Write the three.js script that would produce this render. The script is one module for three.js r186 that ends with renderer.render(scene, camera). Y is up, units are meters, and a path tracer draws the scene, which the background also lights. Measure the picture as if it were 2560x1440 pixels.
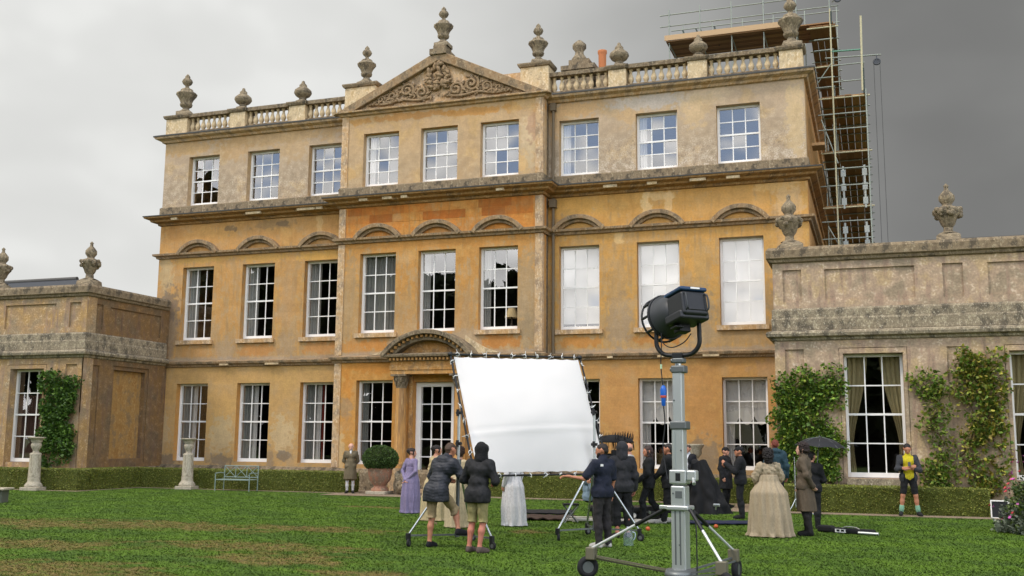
import * as THREE from 'three';
import { mergeGeometries, mergeVertices, toCreasedNormals } from 'three/addons/utils/BufferGeometryUtils.js';
import { RoundedBoxGeometry } from 'three/addons/geometries/RoundedBoxGeometry.js';
import { createNoise2D, createNoise3D } from 'simplex-noise';

/* ---------- camera, sky, sun, exposure ---------- */
const scene = new THREE.Scene();
const camera = new THREE.PerspectiveCamera(31.26, 16 / 9, 0.1, 900);
camera.rotation.order = 'YXZ';
camera.position.set(15.03, 1.86, 35.16);
camera.rotation.set(0.1471, 0.3373, 0.0084);
const renderer = new THREE.WebGLRenderer({ antialias: true });
renderer.setSize(1024, 576);
renderer.toneMapping = THREE.LinearToneMapping;
renderer.toneMappingExposure = 1.18;
renderer.shadowMap.enabled = true;

function rng(seed) { let a = seed >>> 0; return () => { a = (a + 0x6d2b79f5) | 0; let t = Math.imul(a ^ (a >>> 15), 1 | a); t = (t + Math.imul(t ^ (t >>> 7), 61 | t)) ^ t; return ((t ^ (t >>> 14)) >>> 0) / 4294967296; }; }
const N2 = createNoise2D(rng(11)), N3 = createNoise3D(rng(23));
const clamp = (v, a = 0, b = 1) => Math.min(b, Math.max(a, v));
const lerp = (a, b, t) => a + (b - a) * t;
const smooth = (a, b, v) => { const t = clamp((v - a) / (b - a)); return t * t * (3 - 2 * t); };
const fbm = (x, y, o = 4) => { let s = 0, a = 0.5, f = 1; for (let i = 0; i < o; i++) { s += a * N2(x * f, y * f); f *= 2.07; a *= 0.5; } return s; };
const fbm3 = (x, y, z, o = 4) => { let s = 0, a = 0.5, f = 1; for (let i = 0; i < o; i++) { s += a * N3(x * f, y * f, z * f); f *= 2.07; a *= 0.5; } return s; };

// A breaking storm sky: pale grey cloud ahead on one side, slate rain cloud on the other, broken blue and sunlit cumulus over the garden behind.
{
  const W = 1024, H = 512, d = new Float32Array(W * H * 4);
  const fx = -Math.sin(0.3373), fz = -Math.cos(0.3373);
  for (let j = 0; j < H; j++) {
    const el = ((j + 0.5) / H - 0.5) * Math.PI, ce = Math.cos(el), y = Math.sin(el);
    for (let i = 0; i < W; i++) {
      const ph = ((i + 0.5) / W) * 2 * Math.PI - Math.PI, x = Math.cos(ph) * ce, z = Math.sin(ph) * ce;
      const hx = x / ce, hz = z / ce;
      const front = hx * fx + hz * fz, right = hx * -fz + hz * fx;         // cosines to the view and to its right
      const az = Math.atan2(right, front) * 57.2958, e = el * 57.2958;
      const c1 = fbm3(x * 2.2, y * 4.5, z * 2.2, 5), c2 = fbm3(x * 6 + 7, y * 13, z * 6, 4);
      const w = az + c1 * 7 + c2 * 2 + (e - 12) * 0.1;
      let g = lerp(0.66, 0.175, smooth(-13, 24, w));
      g *= 1 + c2 * 0.08 + c1 * 0.08 + 0.03 * smooth(-0.05, 0.2, c2 + c1 * 0.5) - 0.01;
      g = lerp(g, 0.85, smooth(60, 130, Math.abs(az)) * (az > 0 ? 0.7 : 1)); g *= 1 + 0.5 * smooth(30, 80, e);
      let r = g * 0.995, gg = g, b = g * 0.975;
      const back = smooth(0.25, -0.45, front);                              // over the garden
      if (back > 0) {
        const cov = lerp(0.78, 0.44, smooth(10.5, 14.5, e)) + 0.22 * smooth(32, 75, e);
        const c3 = fbm3(x * 13 + 2, y * 30, z * 13, 4), cl = smooth(1 - cov - 0.1, 1 - cov + 0.13, 0.5 + c1 * 0.5 + c2 * 0.55 + c3 * 0.45);
        const lit = 2.5 * (0.84 + 0.3 * c2 + 0.15 * c1 + 0.45 * c3);
        const bl = [0.86, 1.1, 1.56];
        r = lerp(r, lerp(bl[0], lit, cl), back); gg = lerp(gg, lerp(bl[1], lit * 0.985, cl), back); b = lerp(b, lerp(bl[2], lit * 0.975, cl), back);
      }
      const o = (j * W + i) * 4;
      d[o] = r; d[o + 1] = gg; d[o + 2] = b; d[o + 3] = 1;
    }
  }
  const t = new THREE.DataTexture(d, W, H, THREE.RGBAFormat, THREE.FloatType);
  t.mapping = THREE.EquirectangularReflectionMapping; t.magFilter = t.minFilter = THREE.LinearFilter; t.wrapS = THREE.RepeatWrapping; t.needsUpdate = true;
  scene.background = t; scene.environment = t;
}
const sun = new THREE.DirectionalLight(0xfff0dc, 1.5);
sun.position.set(-30, 62, 38); sun.target.position.set(2, 4, 6);
sun.castShadow = true; sun.shadow.radius = 20; sun.shadow.mapSize.set(2048, 2048);
Object.assign(sun.shadow.camera, { left: -40, right: 40, top: 40, bottom: -40, near: 1, far: 180 });
scene.add(sun, sun.target);

/* ---------- textures and materials ---------- */
const hex = (h) => [(h >> 16) & 255, (h >> 8) & 255, h & 255];
function tex(w, h, fn, srgb = true) {           // fn(u, v, out) with v upward, out in 0..255
  const d = new Uint8Array(w * h * 4), o = [0, 0, 0];
  for (let j = 0; j < h; j++) for (let i = 0; i < w; i++) {
    fn((i + 0.5) / w, (j + 0.5) / h, o);
    const k = (j * w + i) * 4; d[k] = clamp(o[0], 0, 255); d[k + 1] = clamp(o[1], 0, 255); d[k + 2] = clamp(o[2], 0, 255); d[k + 3] = 255;
  }
  const t = new THREE.DataTexture(d, w, h, THREE.RGBAFormat);
  t.wrapS = t.wrapT = THREE.RepeatWrapping; t.magFilter = THREE.LinearFilter; t.minFilter = THREE.LinearMipmapLinearFilter; t.generateMipmaps = true;
  if (srgb) t.colorSpace = THREE.SRGBColorSpace; t.needsUpdate = true; return t;
}
const tileN = (u, v, f, o = 4) => {              // tileable fbm on the unit square
  const a = u * 2 * Math.PI, b = v * 2 * Math.PI; let s = 0, am = 0.5, q = f / 6.283;
  for (let i = 0; i < o; i++) { s += am * (N3(Math.cos(a) * q + 3.1 * i, Math.sin(a) * q, Math.cos(b) * q) + N3(Math.sin(b) * q + 9.7, Math.cos(a) * q + 1.7 * i, Math.sin(a) * q)) * 0.72; q *= 2.03; am *= 0.52; } return s;
};
const scaled = (t, sx, sy = sx, ox = 0, oy = 0) => { const c = t.clone(); c.repeat.set(1 / sx, 1 / sy); c.offset.set(ox, oy); c.needsUpdate = true; return c; };
const mixc = (o, c, w) => { o[0] += (c[0] - o[0]) * w; o[1] += (c[1] - o[1]) * w; o[2] += (c[2] - o[2]) * w; };
const grain = tex(512, 512, (u, v, o) => { const n = 128 + 120 * (tileN(u, v, 14, 4) * 0.7 + tileN(u + 0.3, v, 60, 2) * 0.6); o[0] = o[1] = o[2] = n; }, false);
const std = (color, rough = 0.8, extra = {}) => new THREE.MeshStandardMaterial({ color, roughness: rough, ...extra });
function stoneTile(base, tones, seed, n = 512) {
  return tex(n, n, (u, v, o) => {
    const b = hex(base); o[0] = b[0]; o[1] = b[1]; o[2] = b[2];
    const a = tileN(u + seed, v, 5, 4), c = tileN(u, v + seed, 18, 3), f = tileN(u + seed * 2, v, 70, 2);
    mixc(o, hex(tones[0]), smooth(0.0, 0.5, a) * 0.8); mixc(o, hex(tones[1]), smooth(0.05, 0.45, -a + c * 0.5) * 0.8);
    mixc(o, hex(tones[2]), smooth(0.22, 0.42, c + f * 0.4) * 0.6);
    const k = 1 + f * 0.13 + c * 0.08; o[0] *= k; o[1] *= k; o[2] *= k;
  });
}
const stoneMat = (t, m = 2.4, bump = 0.006) => std(0xffffff, 0.92, { map: scaled(t, m), bumpMap: scaled(grain, 0.9), bumpScale: bump });
const tLight = stoneTile(0xc2a37c, [0xb28a58, 0x917a60, 0xd0bda0], 0.13), tDark = stoneTile(0x85745a, [0x665742, 0x4c4335, 0xa8997c], 0.37), tGold = stoneTile(0xbe8e52, [0xae783a, 0x93704a, 0xccac7c], 0.71);
const tUrn = stoneTile(0x8a7b62, [0x6a5d47, 0x51483a, 0xb5a586], 0.53);
const M = {
  light: stoneMat(tLight), dark: stoneMat(tDark, 2.2, 0.012), gold: stoneMat(tGold), urn: stoneMat(tUrn, 1.3, 0.012),
  pale: stoneMat(stoneTile(0xc8b28c, [0xbb9f72, 0x9e8a6a, 0xd4c6a8], 0.9, 256)),
  mid: stoneMat(stoneTile(0x957c5c, [0x866946, 0x6a5b46, 0xac9876], 0.29)), brown: stoneMat(stoneTile(0x9c7644, [0x8a6434, 0x6a5438, 0xb4966a], 0.33)),
  white: std(0xece9e2, 0.45), lead: std(0x4a4844, 0.7, { metalness: 0.15 }), slate: std(0x33363b, 0.85),
  glass: new THREE.MeshPhysicalMaterial({ color: 0xffffff, roughness: 0.012, transmission: 1, thickness: 0, ior: 2.5 }),
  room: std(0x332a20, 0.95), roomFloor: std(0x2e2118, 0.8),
  net: std(0x9a9890, 0.95), netGrey: std(0x7d7c74, 0.95), blind: std(0xc2beb6, 0.9), drape: std(0x9c8f66, 0.9), red: std(0x6e2418, 0.9), brownDrape: std(0x4a3226, 0.9),
};
/* ---------- helpers ---------- */
const used = new Map();
function numbered(n) { const k = used.get(n) ?? 0; used.set(n, k + 1); return k ? n + '_' + String(k).padStart(3, '0') : n; }
function tag(o, label, category, group, kind) { if (label) o.userData.label = label; if (category) o.userData.category = category; if (group) o.userData.group = group; if (kind) o.userData.kind = kind; return o; }
function thing(name, label, category, pos = [0, 0, 0], turn = 0, group) {
  const o = new THREE.Group(); o.name = numbered(name); o.position.set(...pos); o.rotation.y = turn; scene.add(o); return tag(o, label, category, group);
}
function part(name, geo, mat, parent) { const m = new THREE.Mesh(Array.isArray(geo) ? merge(geo) : geo, mat); m.name = name; m.castShadow = m.receiveShadow = true; parent.add(m); return m; }
function solo(name, geo, mat, label, category, group, kind) { const m = part(numbered(name), geo, mat, scene); return tag(m, label, category, group, kind); }
function merge(list) {
  const l = list.map((g) => { let q = g.index ? g.toNonIndexed() : g; for (const k of Object.keys(q.attributes)) if (!['position', 'normal', 'uv'].includes(k)) q.deleteAttribute(k); if (!q.attributes.uv) q.setAttribute('uv', new THREE.BufferAttribute(new Float32Array(q.attributes.position.count * 2), 2)); return q; });
  return l.length === 1 ? l[0] : mergeGeometries(l);
}
function planar(g) {                                                       // uv in metres from the faces' main direction
  if (g.index) g = g.toNonIndexed();
  if (!g.attributes.normal) g.computeVertexNormals();
  const p = g.attributes.position, n = g.attributes.normal, uv = new Float32Array(p.count * 2);
  for (let i = 0; i < p.count; i++) {
    const ax = Math.abs(n.getX(i)), ay = Math.abs(n.getY(i)), az = Math.abs(n.getZ(i));
    if (az >= ax && az >= ay) { uv[i * 2] = p.getX(i); uv[i * 2 + 1] = p.getY(i); } else if (ax >= ay) { uv[i * 2] = p.getZ(i); uv[i * 2 + 1] = p.getY(i); } else { uv[i * 2] = p.getX(i); uv[i * 2 + 1] = p.getZ(i); }
  }
  g.setAttribute('uv', new THREE.BufferAttribute(uv, 2)); return g;
}
const bx = (x0, x1, y0, y1, z0, z1) => planar(new THREE.BoxGeometry(Math.abs(x1 - x0), Math.abs(y1 - y0), Math.abs(z1 - z0)).translate((x0 + x1) / 2, (y0 + y1) / 2, (z0 + z1) / 2));
const rbx = (x0, x1, y0, y1, z0, z1, r = 0.02) => new RoundedBoxGeometry(Math.abs(x1 - x0), Math.abs(y1 - y0), Math.abs(z1 - z0), 2, r).translate((x0 + x1) / 2, (y0 + y1) / 2, (z0 + z1) / 2);
const V = (x, y, z) => new THREE.Vector3(x, y, z);
const Y = V(0, 1, 0);
function rod(a, b, r, r2 = r, seg = 8) {                                   // tapered round bar from a to b
  const A = V(...a), B = V(...b), l = A.distanceTo(B), g = new THREE.CylinderGeometry(r2, r, l, seg);
  g.applyQuaternion(new THREE.Quaternion().setFromUnitVectors(Y, B.clone().sub(A).normalize())); return g.translate((a[0] + b[0]) / 2, (a[1] + b[1]) / 2, (a[2] + b[2]) / 2);
}
function bar(a, b, w, h) {                                                 // square bar from a to b
  const A = V(...a), B = V(...b), g = new THREE.BoxGeometry(w, h, A.distanceTo(B)), m = new THREE.Matrix4().lookAt(A, B, Math.abs(B.y - A.y) > 0.98 * A.distanceTo(B) ? V(1, 0, 0) : Y);
  return g.applyMatrix4(m).translate((a[0] + b[0]) / 2, (a[1] + b[1]) / 2, (a[2] + b[2]) / 2);
}
const tube = (pts, r, seg = 24, rs = 7) => new THREE.TubeGeometry(new THREE.CatmullRomCurve3(pts.map((p) => V(...p))), seg, r, rs);
const lathe = (pts, seg = 24) => new THREE.LatheGeometry(pts.map((p) => new THREE.Vector2(p[0], p[1])), seg);
function sheet(x0, x1, y0, y1, holes, z0, depth) {                         // an upright slab with openings; front face at z0 + depth
  const s = new THREE.Shape([[x0, y0], [x1, y0], [x1, y1], [x0, y1]].map((p) => new THREE.Vector2(...p)));
  for (const [a, b, c, d] of holes) s.holes.push(new THREE.Path([[a, c], [a, d], [b, d], [b, c]].map((p) => new THREE.Vector2(...p))));
  return planar(new THREE.ExtrudeGeometry(s, { depth, bevelEnabled: false }).translate(0, 0, z0));
}
function moulding(path, prof, caps = true) {                               // profile [out, y] swept along a plan [x, z] with mitred corners
  const n = path.length, dir = [], P = [], q = [], uv = [];
  for (let i = 0; i < n - 1; i++) { const dx = path[i + 1][0] - path[i][0], dz = path[i + 1][1] - path[i][1], l = Math.hypot(dx, dz); dir.push([-dz / l, dx / l, l]); }
  for (let i = 0; i < n; i++) {
    const a = dir[Math.max(0, i - 1)], b = dir[Math.min(n - 2, i)], k = 1 + a[0] * b[0] + a[1] * b[1];
    P.push(prof.map(([o, y]) => [path[i][0] + ((a[0] + b[0]) / k) * o, y, path[i][1] + ((a[1] + b[1]) / k) * o]));
  }
  let u = 0;
  for (let i = 0; i < n - 1; i++) {
    let v = prof[0][1];
    for (let j = 0; j < prof.length - 1; j++) {
      const dv = Math.hypot(prof[j + 1][0] - prof[j][0], prof[j + 1][1] - prof[j][1]), A = P[i][j], B = P[i + 1][j], C = P[i + 1][j + 1], D = P[i][j + 1];
      q.push(...A, ...B, ...C, ...A, ...C, ...D); const u2 = u + dir[i][2]; uv.push(u, v, u2, v, u2, v + dv, u, v, u2, v + dv, u, v + dv); v += dv;
    }
    u += dir[i][2];
  }
  if (caps) for (const [E, fl] of [[P[0], 0], [P[n - 1], 1]]) {
    const tri = THREE.ShapeUtils.triangulateShape(prof.map((p) => new THREE.Vector2(...p)), []);
    for (const t of tri) for (const k of fl ? [t[0], t[1], t[2]] : [t[0], t[2], t[1]]) { q.push(...E[k]); uv.push(prof[k][0], prof[k][1]); }
  }
  const g = new THREE.BufferGeometry(); g.setAttribute('position', new THREE.Float32BufferAttribute(q, 3)); g.setAttribute('uv', new THREE.Float32BufferAttribute(uv, 2)); g.computeVertexNormals(); return g;
}
/* ---------- the main house ---------- */
const XL = -12.95, XR = 13.22, CX = 4.08, CZ = 0.73, BACK = -13;
const TW = [-10.97, -8.1, -5.24, -2.417, 0, 2.417, 5.24, 8.1, 10.97];
// The facade's stone: zones of colour, lichen, repairs and stains where the photograph has them.
function patchw(x, y, c, n) { const dx = (x - c[0]) / c[2], dy = (y - c[1]) / c[3]; return smooth(1.2, 0.7, Math.sqrt(dx * dx + dy * dy) + n * 0.85); }
const PATCH = [ // x, y, rx, ry, colour, strength
  [-11.9, 13.9, 1.6, 0.3, 0xc79a55, 0.7], [-7.5, 14.0, 3.2, 0.28, 0xc79c5c, 0.7], [-9.5, 13.75, 0.8, 0.5, 0xbf9455, 0.6], [-6.7, 13.6, 0.7, 0.6, 0xc09a60, 0.5],
  [-3.4, 14.05, 0.5, 0.14, 0xc98a36, 0.6], [-1.3, 14.08, 1.6, 0.14, 0xc2843a, 0.75], [1.4, 14.0, 1.2, 0.18, 0xc88733, 0.75], [2.9, 14.0, 0.4, 0.2, 0xcc9340, 0.5],
  [-3.75, 12.0, 0.3, 0.35, 0xd0a45c, 0.6], [3.55, 12.6, 0.33, 1.0, 0xc9b48c, 0.65], [3.7, 13.2, 0.22, 0.6, 0xa5785a, 0.5], [3.3, 11.9, 0.2, 0.4, 0xd8a85c, 0.5],
  [5.0, 13.9, 1.3, 0.3, 0xcfa05c, 0.8], [4.5, 13.4, 0.35, 0.7, 0xd0a264, 0.7], [7.2, 13.7, 0.5, 0.6, 0xccA263, 0.6], [8.0, 13.95, 1.6, 0.32, 0xb9b3a6, 0.75], [9.8, 13.9, 0.9, 0.35, 0xcdb488, 0.6], [12.9, 12.9, 0.32, 1.5, 0xcfb27a, 0.7], [9.5, 13.4, 0.45, 0.6, 0xcfae74, 0.6],
  [-12.2, 10.3, 0.6, 0.3, 0xb68040, 0.5], [-10.6, 10.1, 1.3, 0.35, 0xc9964c, 0.5], [-7.5, 10.4, 0.9, 0.2, 0x8c7350, 0.5], [-9.5, 10.35, 0.35, 0.12, 0x6b5a42, 0.6], [-7.0, 10.4, 0.3, 0.1, 0x6f5d44, 0.6], [-5.4, 10.3, 0.16, 0.6, 0xd9b67a, 0.6],
  [-12.55, 8.6, 0.35, 0.9, 0xb9a476, 0.7], [-12.3, 7.2, 0.5, 0.75, 0x6e6458, 0.6], [-12.2, 6.2, 0.4, 1.1, 0x8d7a66, 0.6], [-10.9, 9.1, 1.2, 0.14, 0xcda24e, 0.6], [-7.9, 9.05, 1.2, 0.16, 0xcfa04a, 0.6], [-5.2, 9.0, 1.1, 0.2, 0xd4a247, 0.7],
  [-10.9, 5.3, 0.9, 0.22, 0xb98a4e, 0.6], [-8.0, 5.3, 0.85, 0.28, 0xc08442, 0.7], [-5.2, 5.35, 0.8, 0.25, 0xbf8342, 0.7], [-9.5, 5.4, 0.45, 0.5, 0xa89272, 0.6], [-6.7, 5.5, 0.45, 0.5, 0xa48d6c, 0.6], [-6.7, 7.2, 0.35, 1.2, 0xb08c5e, 0.5],
  [-3.6, 7.0, 0.45, 1.6, 0xa98c60, 0.7], [3.55, 7.0, 0.5, 1.5, 0xa08a66, 0.75], [3.6, 5.6, 0.5, 0.7, 0x9c8763, 0.7], [-3.3, 5.3, 0.7, 0.3, 0xc27e33, 0.5], [2.4, 5.35, 0.9, 0.25, 0xb9762f, 0.8], [-2.4, 5.35, 0.8, 0.22, 0xc58237, 0.8], [-1.2, 6.4, 0.4, 0.9, 0xb08d5b, 0.5], [1.2, 6.4, 0.4, 0.9, 0xaf8a58, 0.5], [1.25, 5.5, 0.6, 0.4, 0xa99677, 0.7], [-1.6, 5.35, 0.35, 0.4, 0xa99474, 0.7],
  [-1.2, 8.6, 0.3, 0.25, 0xc59c62, 0.5], [0, 9.1, 3.8, 0.2, 0xcb8a3a, 0.6],
  [7.7, 10.15, 0.18, 0.55, 0xe0c48c, 0.7], [8.5, 10.1, 0.15, 0.7, 0xdfc08a, 0.6], [8.1, 10.45, 0.6, 0.15, 0xd8b880, 0.6], [5.2, 10.2, 1.0, 0.4, 0xcf9c48, 0.7], [10.6, 10.0, 1.5, 0.5, 0xcc9b52, 0.6], [12.6, 9.9, 0.5, 0.7, 0xcfae7e, 0.6], [12.3, 10.5, 0.8, 0.2, 0xd6b070, 0.6], [6.7, 9.1, 0.2, 0.3, 0xe0bf80, 0.6], [12.6, 8.4, 0.45, 0.9, 0xcda368, 0.6],
  [6.7, 6.0, 0.45, 1.0, 0xa08a6a, 0.75], [6.7, 7.4, 0.3, 1.0, 0xae8d5b, 0.6], [9.55, 6.1, 0.45, 1.1, 0x9f8a68, 0.75], [9.6, 7.8, 0.3, 1.0, 0xb49258, 0.5], [12.3, 6.2, 0.5, 1.0, 0xa28c68, 0.7], [5.2, 5.35, 0.8, 0.2, 0xc08137, 0.8], [8.1, 5.35, 0.8, 0.2, 0xbb7c36, 0.8], [10.9, 5.4, 0.9, 0.3, 0xa88c60, 0.6],
  [-9.5, 2.0, 0.55, 0.75, 0xc2aa7a, 0.85], [-6.7, 2.0, 0.55, 0.75, 0xc4ac7d, 0.85], [-12.4, 2.0, 0.45, 0.8, 0xbca275, 0.8], [-9.5, 1.0, 0.6, 0.22, 0x6f6658, 0.55], [-6.6, 1.2, 0.35, 0.2, 0x6b6256, 0.6], [-12.0, 1.0, 0.5, 0.25, 0x6b6052, 0.6], [-7.2, 1.1, 0.16, 0.5, 0x80725f, 0.5],
  [-3.55, 4.4, 0.28, 0.3, 0xc8842f, 0.7], [-3.5, 3.7, 0.2, 0.5, 0xc27d2c, 0.6], [-3.6, 3.0, 0.3, 0.4, 0xa48a6a, 0.6], [-3.85, 1.4, 0.25, 0.9, 0xcdb585, 0.7], [-3.5, 2.4, 0.4, 0.3, 0xbf8742, 0.5], [-2.4, 4.5, 1.0, 0.22, 0xc8832f, 0.8], [0, 4.5, 1.5, 0.3, 0xc6883c, 0.7],
  [6.8, 3.0, 0.7, 1.5, 0xc08a4a, 0.6], [9.5, 3.2, 0.6, 1.4, 0xbd8848, 0.6], [9.55, 1.3, 0.6, 0.65, 0x8a7a60, 0.75], [12.2, 1.6, 0.5, 0.9, 0x94836a, 0.6], [11.9, 4.3, 0.8, 0.3, 0xbd9565, 0.6],
];
function facade(x, y, o) {
  const n1 = fbm(x * 0.7, y * 0.7, 4), n2 = fbm(x * 2.6 + 31, y * 2.6, 4), n3 = fbm(x * 9 + 5, y * 9, 3), nv = fbm(x * 4, y * 0.5 + 9, 3);
  const centre = Math.abs(x) < CX;
  let c;
  if (y > 10.93) c = centre ? hex(0xbd9c6c) : hex(0xb69e7c); else if (y > 4.75) c = centre ? (y > 9.2 ? hex(0xc47f30) : hex(0xbe8840)) : x < 0 ? hex(0xbe8e4c) : hex(0xc49246); else c = centre ? hex(0xc48a3c) : x < 0 ? hex(0xc09858) : hex(0xbe8c48);
  o[0] = c[0]; o[1] = c[1]; o[2] = c[2];
  mixc(o, hex(0xa48c68), smooth(0.0, 0.6, n1) * 0.45); mixc(o, hex(0xc9a057), smooth(0.05, 0.5, -n1 + n2 * 0.3) * 0.4);
  if (y > 10.93) {                                                         // lichen on the upper storey, thickest low down between the windows
    const low = smooth(13.75, 12.0, y + n1 * 0.9) * (centre ? 0.35 : 1);
    mixc(o, hex(0x9b8a6c), low * 0.55 * smooth(-0.3, 0.2, n1 + n2 * 0.4));
    mixc(o, hex(0xd3c9b4), low * smooth(0.05, 0.4, n2 * 0.5 + fbm(x * 17 + 2, y * 17, 3) * 0.9) * 0.6);
    mixc(o, hex(0x7f7058), low * smooth(0.16, 0.4, -n2 * 0.4 + n3) * 0.5);
    if (!centre && x > 0) mixc(o, hex(0xd6cebd), smooth(12.6, 11.6, y + n2) * smooth(0.0, 0.4, n2 * 0.7 + fbm(x * 15, y * 15 + 4, 3) * 0.9) * 0.55);
  } else if (y > 4.75) {
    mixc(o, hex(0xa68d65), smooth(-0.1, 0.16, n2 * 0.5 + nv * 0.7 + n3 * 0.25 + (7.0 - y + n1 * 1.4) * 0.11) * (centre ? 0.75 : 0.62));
    mixc(o, hex(0xb0762c), smooth(0.12, 0.4, nv) * (centre && y > 9 ? 0.5 : 0.22));
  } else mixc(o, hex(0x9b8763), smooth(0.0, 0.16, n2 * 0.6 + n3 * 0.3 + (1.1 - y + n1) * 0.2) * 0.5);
  for (const p of PATCH) if (Math.abs(x - p[0]) < p[2] * 1.8 && Math.abs(y - p[1]) < p[3] * 1.8) mixc(o, hex(p[4]), p[5] * patchw(x, y, p, n2));
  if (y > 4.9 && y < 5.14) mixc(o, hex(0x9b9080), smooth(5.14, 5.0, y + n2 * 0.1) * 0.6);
  { const l = o[0] * 0.3 + o[1] * 0.55 + o[2] * 0.15, q = y > 10.93 ? (centre ? 0.2 : 0.3) : 0.11; o[0] = lerp(o[0], l * 1.06, q); o[1] = lerp(o[1], l * 0.98, q) * 0.988; o[2] = lerp(o[2], l * 0.86, q); }
  mixc(o, hex(0x8a765a), smooth(0.15, 0.5, nv * 0.6 + n3 * 0.3) * 0.15);
  const row = Math.floor(y / 0.34), col = Math.floor(x / 0.85 + (row % 2) * 0.5 + 0.2 * N2(row * 3.3, 1)), bt = N2(col * 7.13 + 0.5, row * 5.71);
  const k = 1 + bt * 0.03 + n1 * 0.06 + n3 * 0.06 + n2 * 0.05 + fbm(x * 30, y * 30, 2) * 0.07; o[0] *= k; o[1] *= k; o[2] *= k;
}
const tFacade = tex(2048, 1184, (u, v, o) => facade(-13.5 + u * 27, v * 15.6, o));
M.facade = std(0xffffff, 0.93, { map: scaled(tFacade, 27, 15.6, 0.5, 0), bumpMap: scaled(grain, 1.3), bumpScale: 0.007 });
const house = thing('country_house', 'honey coloured three storey stone mansion with pediment and balustrade', 'house');
const holesW = (xs) => { const h = []; for (const i of xs) { const a = TW[i] - 0.75, b = TW[i] + 0.75; h.push([a, b, 11.44, 13.53], [a, b, 5.79, 8.82]); if (i !== 4) h.push([a, b, 0.95, 4.03]); else h.push([-0.8, 0.8, 0.12, 3.95]); } return h; };
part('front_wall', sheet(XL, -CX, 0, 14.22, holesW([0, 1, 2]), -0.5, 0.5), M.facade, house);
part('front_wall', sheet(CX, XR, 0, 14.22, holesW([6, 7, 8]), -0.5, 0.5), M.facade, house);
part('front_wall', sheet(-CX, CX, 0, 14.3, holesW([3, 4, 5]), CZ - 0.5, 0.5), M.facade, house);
part('return_wall', bx(-CX + 0.002, -CX + 0.5, 0, 14.28, -0.02, CZ - 0.502), M.gold, house);
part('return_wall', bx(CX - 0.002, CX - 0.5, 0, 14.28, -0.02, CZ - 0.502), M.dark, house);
part('end_wall', bx(XR - 0.5, XR - 0.001, 0, 14.22, BACK, -0.502), M.gold, house);
part('end_wall', bx(XL + 0.001, XL + 0.5, 0, 14.22, BACK, -0.502), M.gold, house);
part('rear_wall', bx(XL + 0.502, XR - 0.502, 0, 14.22, BACK, BACK + 0.4), M.gold, house);
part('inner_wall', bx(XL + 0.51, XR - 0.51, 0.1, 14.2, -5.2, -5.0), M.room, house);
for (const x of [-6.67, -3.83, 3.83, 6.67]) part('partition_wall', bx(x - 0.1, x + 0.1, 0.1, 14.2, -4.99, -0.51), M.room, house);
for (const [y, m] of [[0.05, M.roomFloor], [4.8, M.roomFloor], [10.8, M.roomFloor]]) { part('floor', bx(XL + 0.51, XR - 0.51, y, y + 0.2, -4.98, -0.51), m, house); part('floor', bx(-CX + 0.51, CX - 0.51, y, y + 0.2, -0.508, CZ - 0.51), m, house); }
part('roof', bx(XL + 0.3, XR - 0.3, 14.225, 14.5, BACK + 0.2, -0.3), M.lead, house);

const planW = [[XL, BACK], [XL, 0], [-CX, 0], [-CX, CZ], [CX, CZ], [CX, 0], [XR, 0], [XR, BACK]];
const prof = { // [out, y]
  c1: [[0, 14.2], [0.1, 14.22], [0.14, 14.3], [0.32, 14.36], [0.36, 14.44], [0.3, 14.47], [0.3, 14.5], [0.06, 14.6], [0, 14.6]],
  c2: [[0, 10.62], [0.08, 10.64], [0.1, 10.72], [0.3, 10.77], [0.33, 10.84], [0.5, 10.9], [0.52, 10.97], [0.44, 11.0], [0.06, 11.08], [0, 11.08]],
  band: [[0, 11.06], [0.07, 11.06], [0.07, 11.39], [0.03, 11.43], [0, 11.43]],
  st: [[0, 9.22], [0.08, 9.23], [0.1, 9.3], [0.2, 9.34], [0.21, 9.42], [0.08, 9.45], [0, 9.46]],
  gf: [[0, 4.68], [0.08, 4.7], [0.1, 4.76], [0.19, 4.81], [0.21, 4.89], [0.1, 4.93], [0, 4.96]],
  pl: [[0.001, 0.0], [0.14, 0.0], [0.14, 0.66], [0.06, 0.78], [0.001, 0.8]],
};
part('cornice', moulding([[XL, BACK], [XL, 0], [-CX - 0.002, 0]], prof.c1), M.light, house);
part('cornice', moulding([[CX + 0.002, 0], [XR, 0], [XR, BACK]], prof.c1), M.light, house);
part('cornice', moulding(planW, prof.c2), M.brown, house);
for (const [p, a] of [[[[XL, BACK], [XL, 0], [-CX - 0.003, 0]], 14.46], [[[CX + 0.003, 0], [XR, 0], [XR, BACK]], 14.46], [planW, 10.975]]) part('lead_flashing', moulding(p, a > 14 ? [[0.3, 14.43], [0.38, 14.435], [0.385, 14.485], [0.31, 14.52], [0.1, 14.6]] : [[0.48, 10.955], [0.54, 10.96], [0.545, 11.0], [0.45, 11.025], [0.1, 11.1]], false), M.lead, house);
part('blocking_course', moulding(planW, prof.band), M.dark, house);
part('string_course', moulding(planW, prof.st), M.mid, house);
part('string_course', moulding(planW, prof.gf), M.mid, house);
part('plinth', moulding(planW, prof.pl), M.dark, house);
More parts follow.
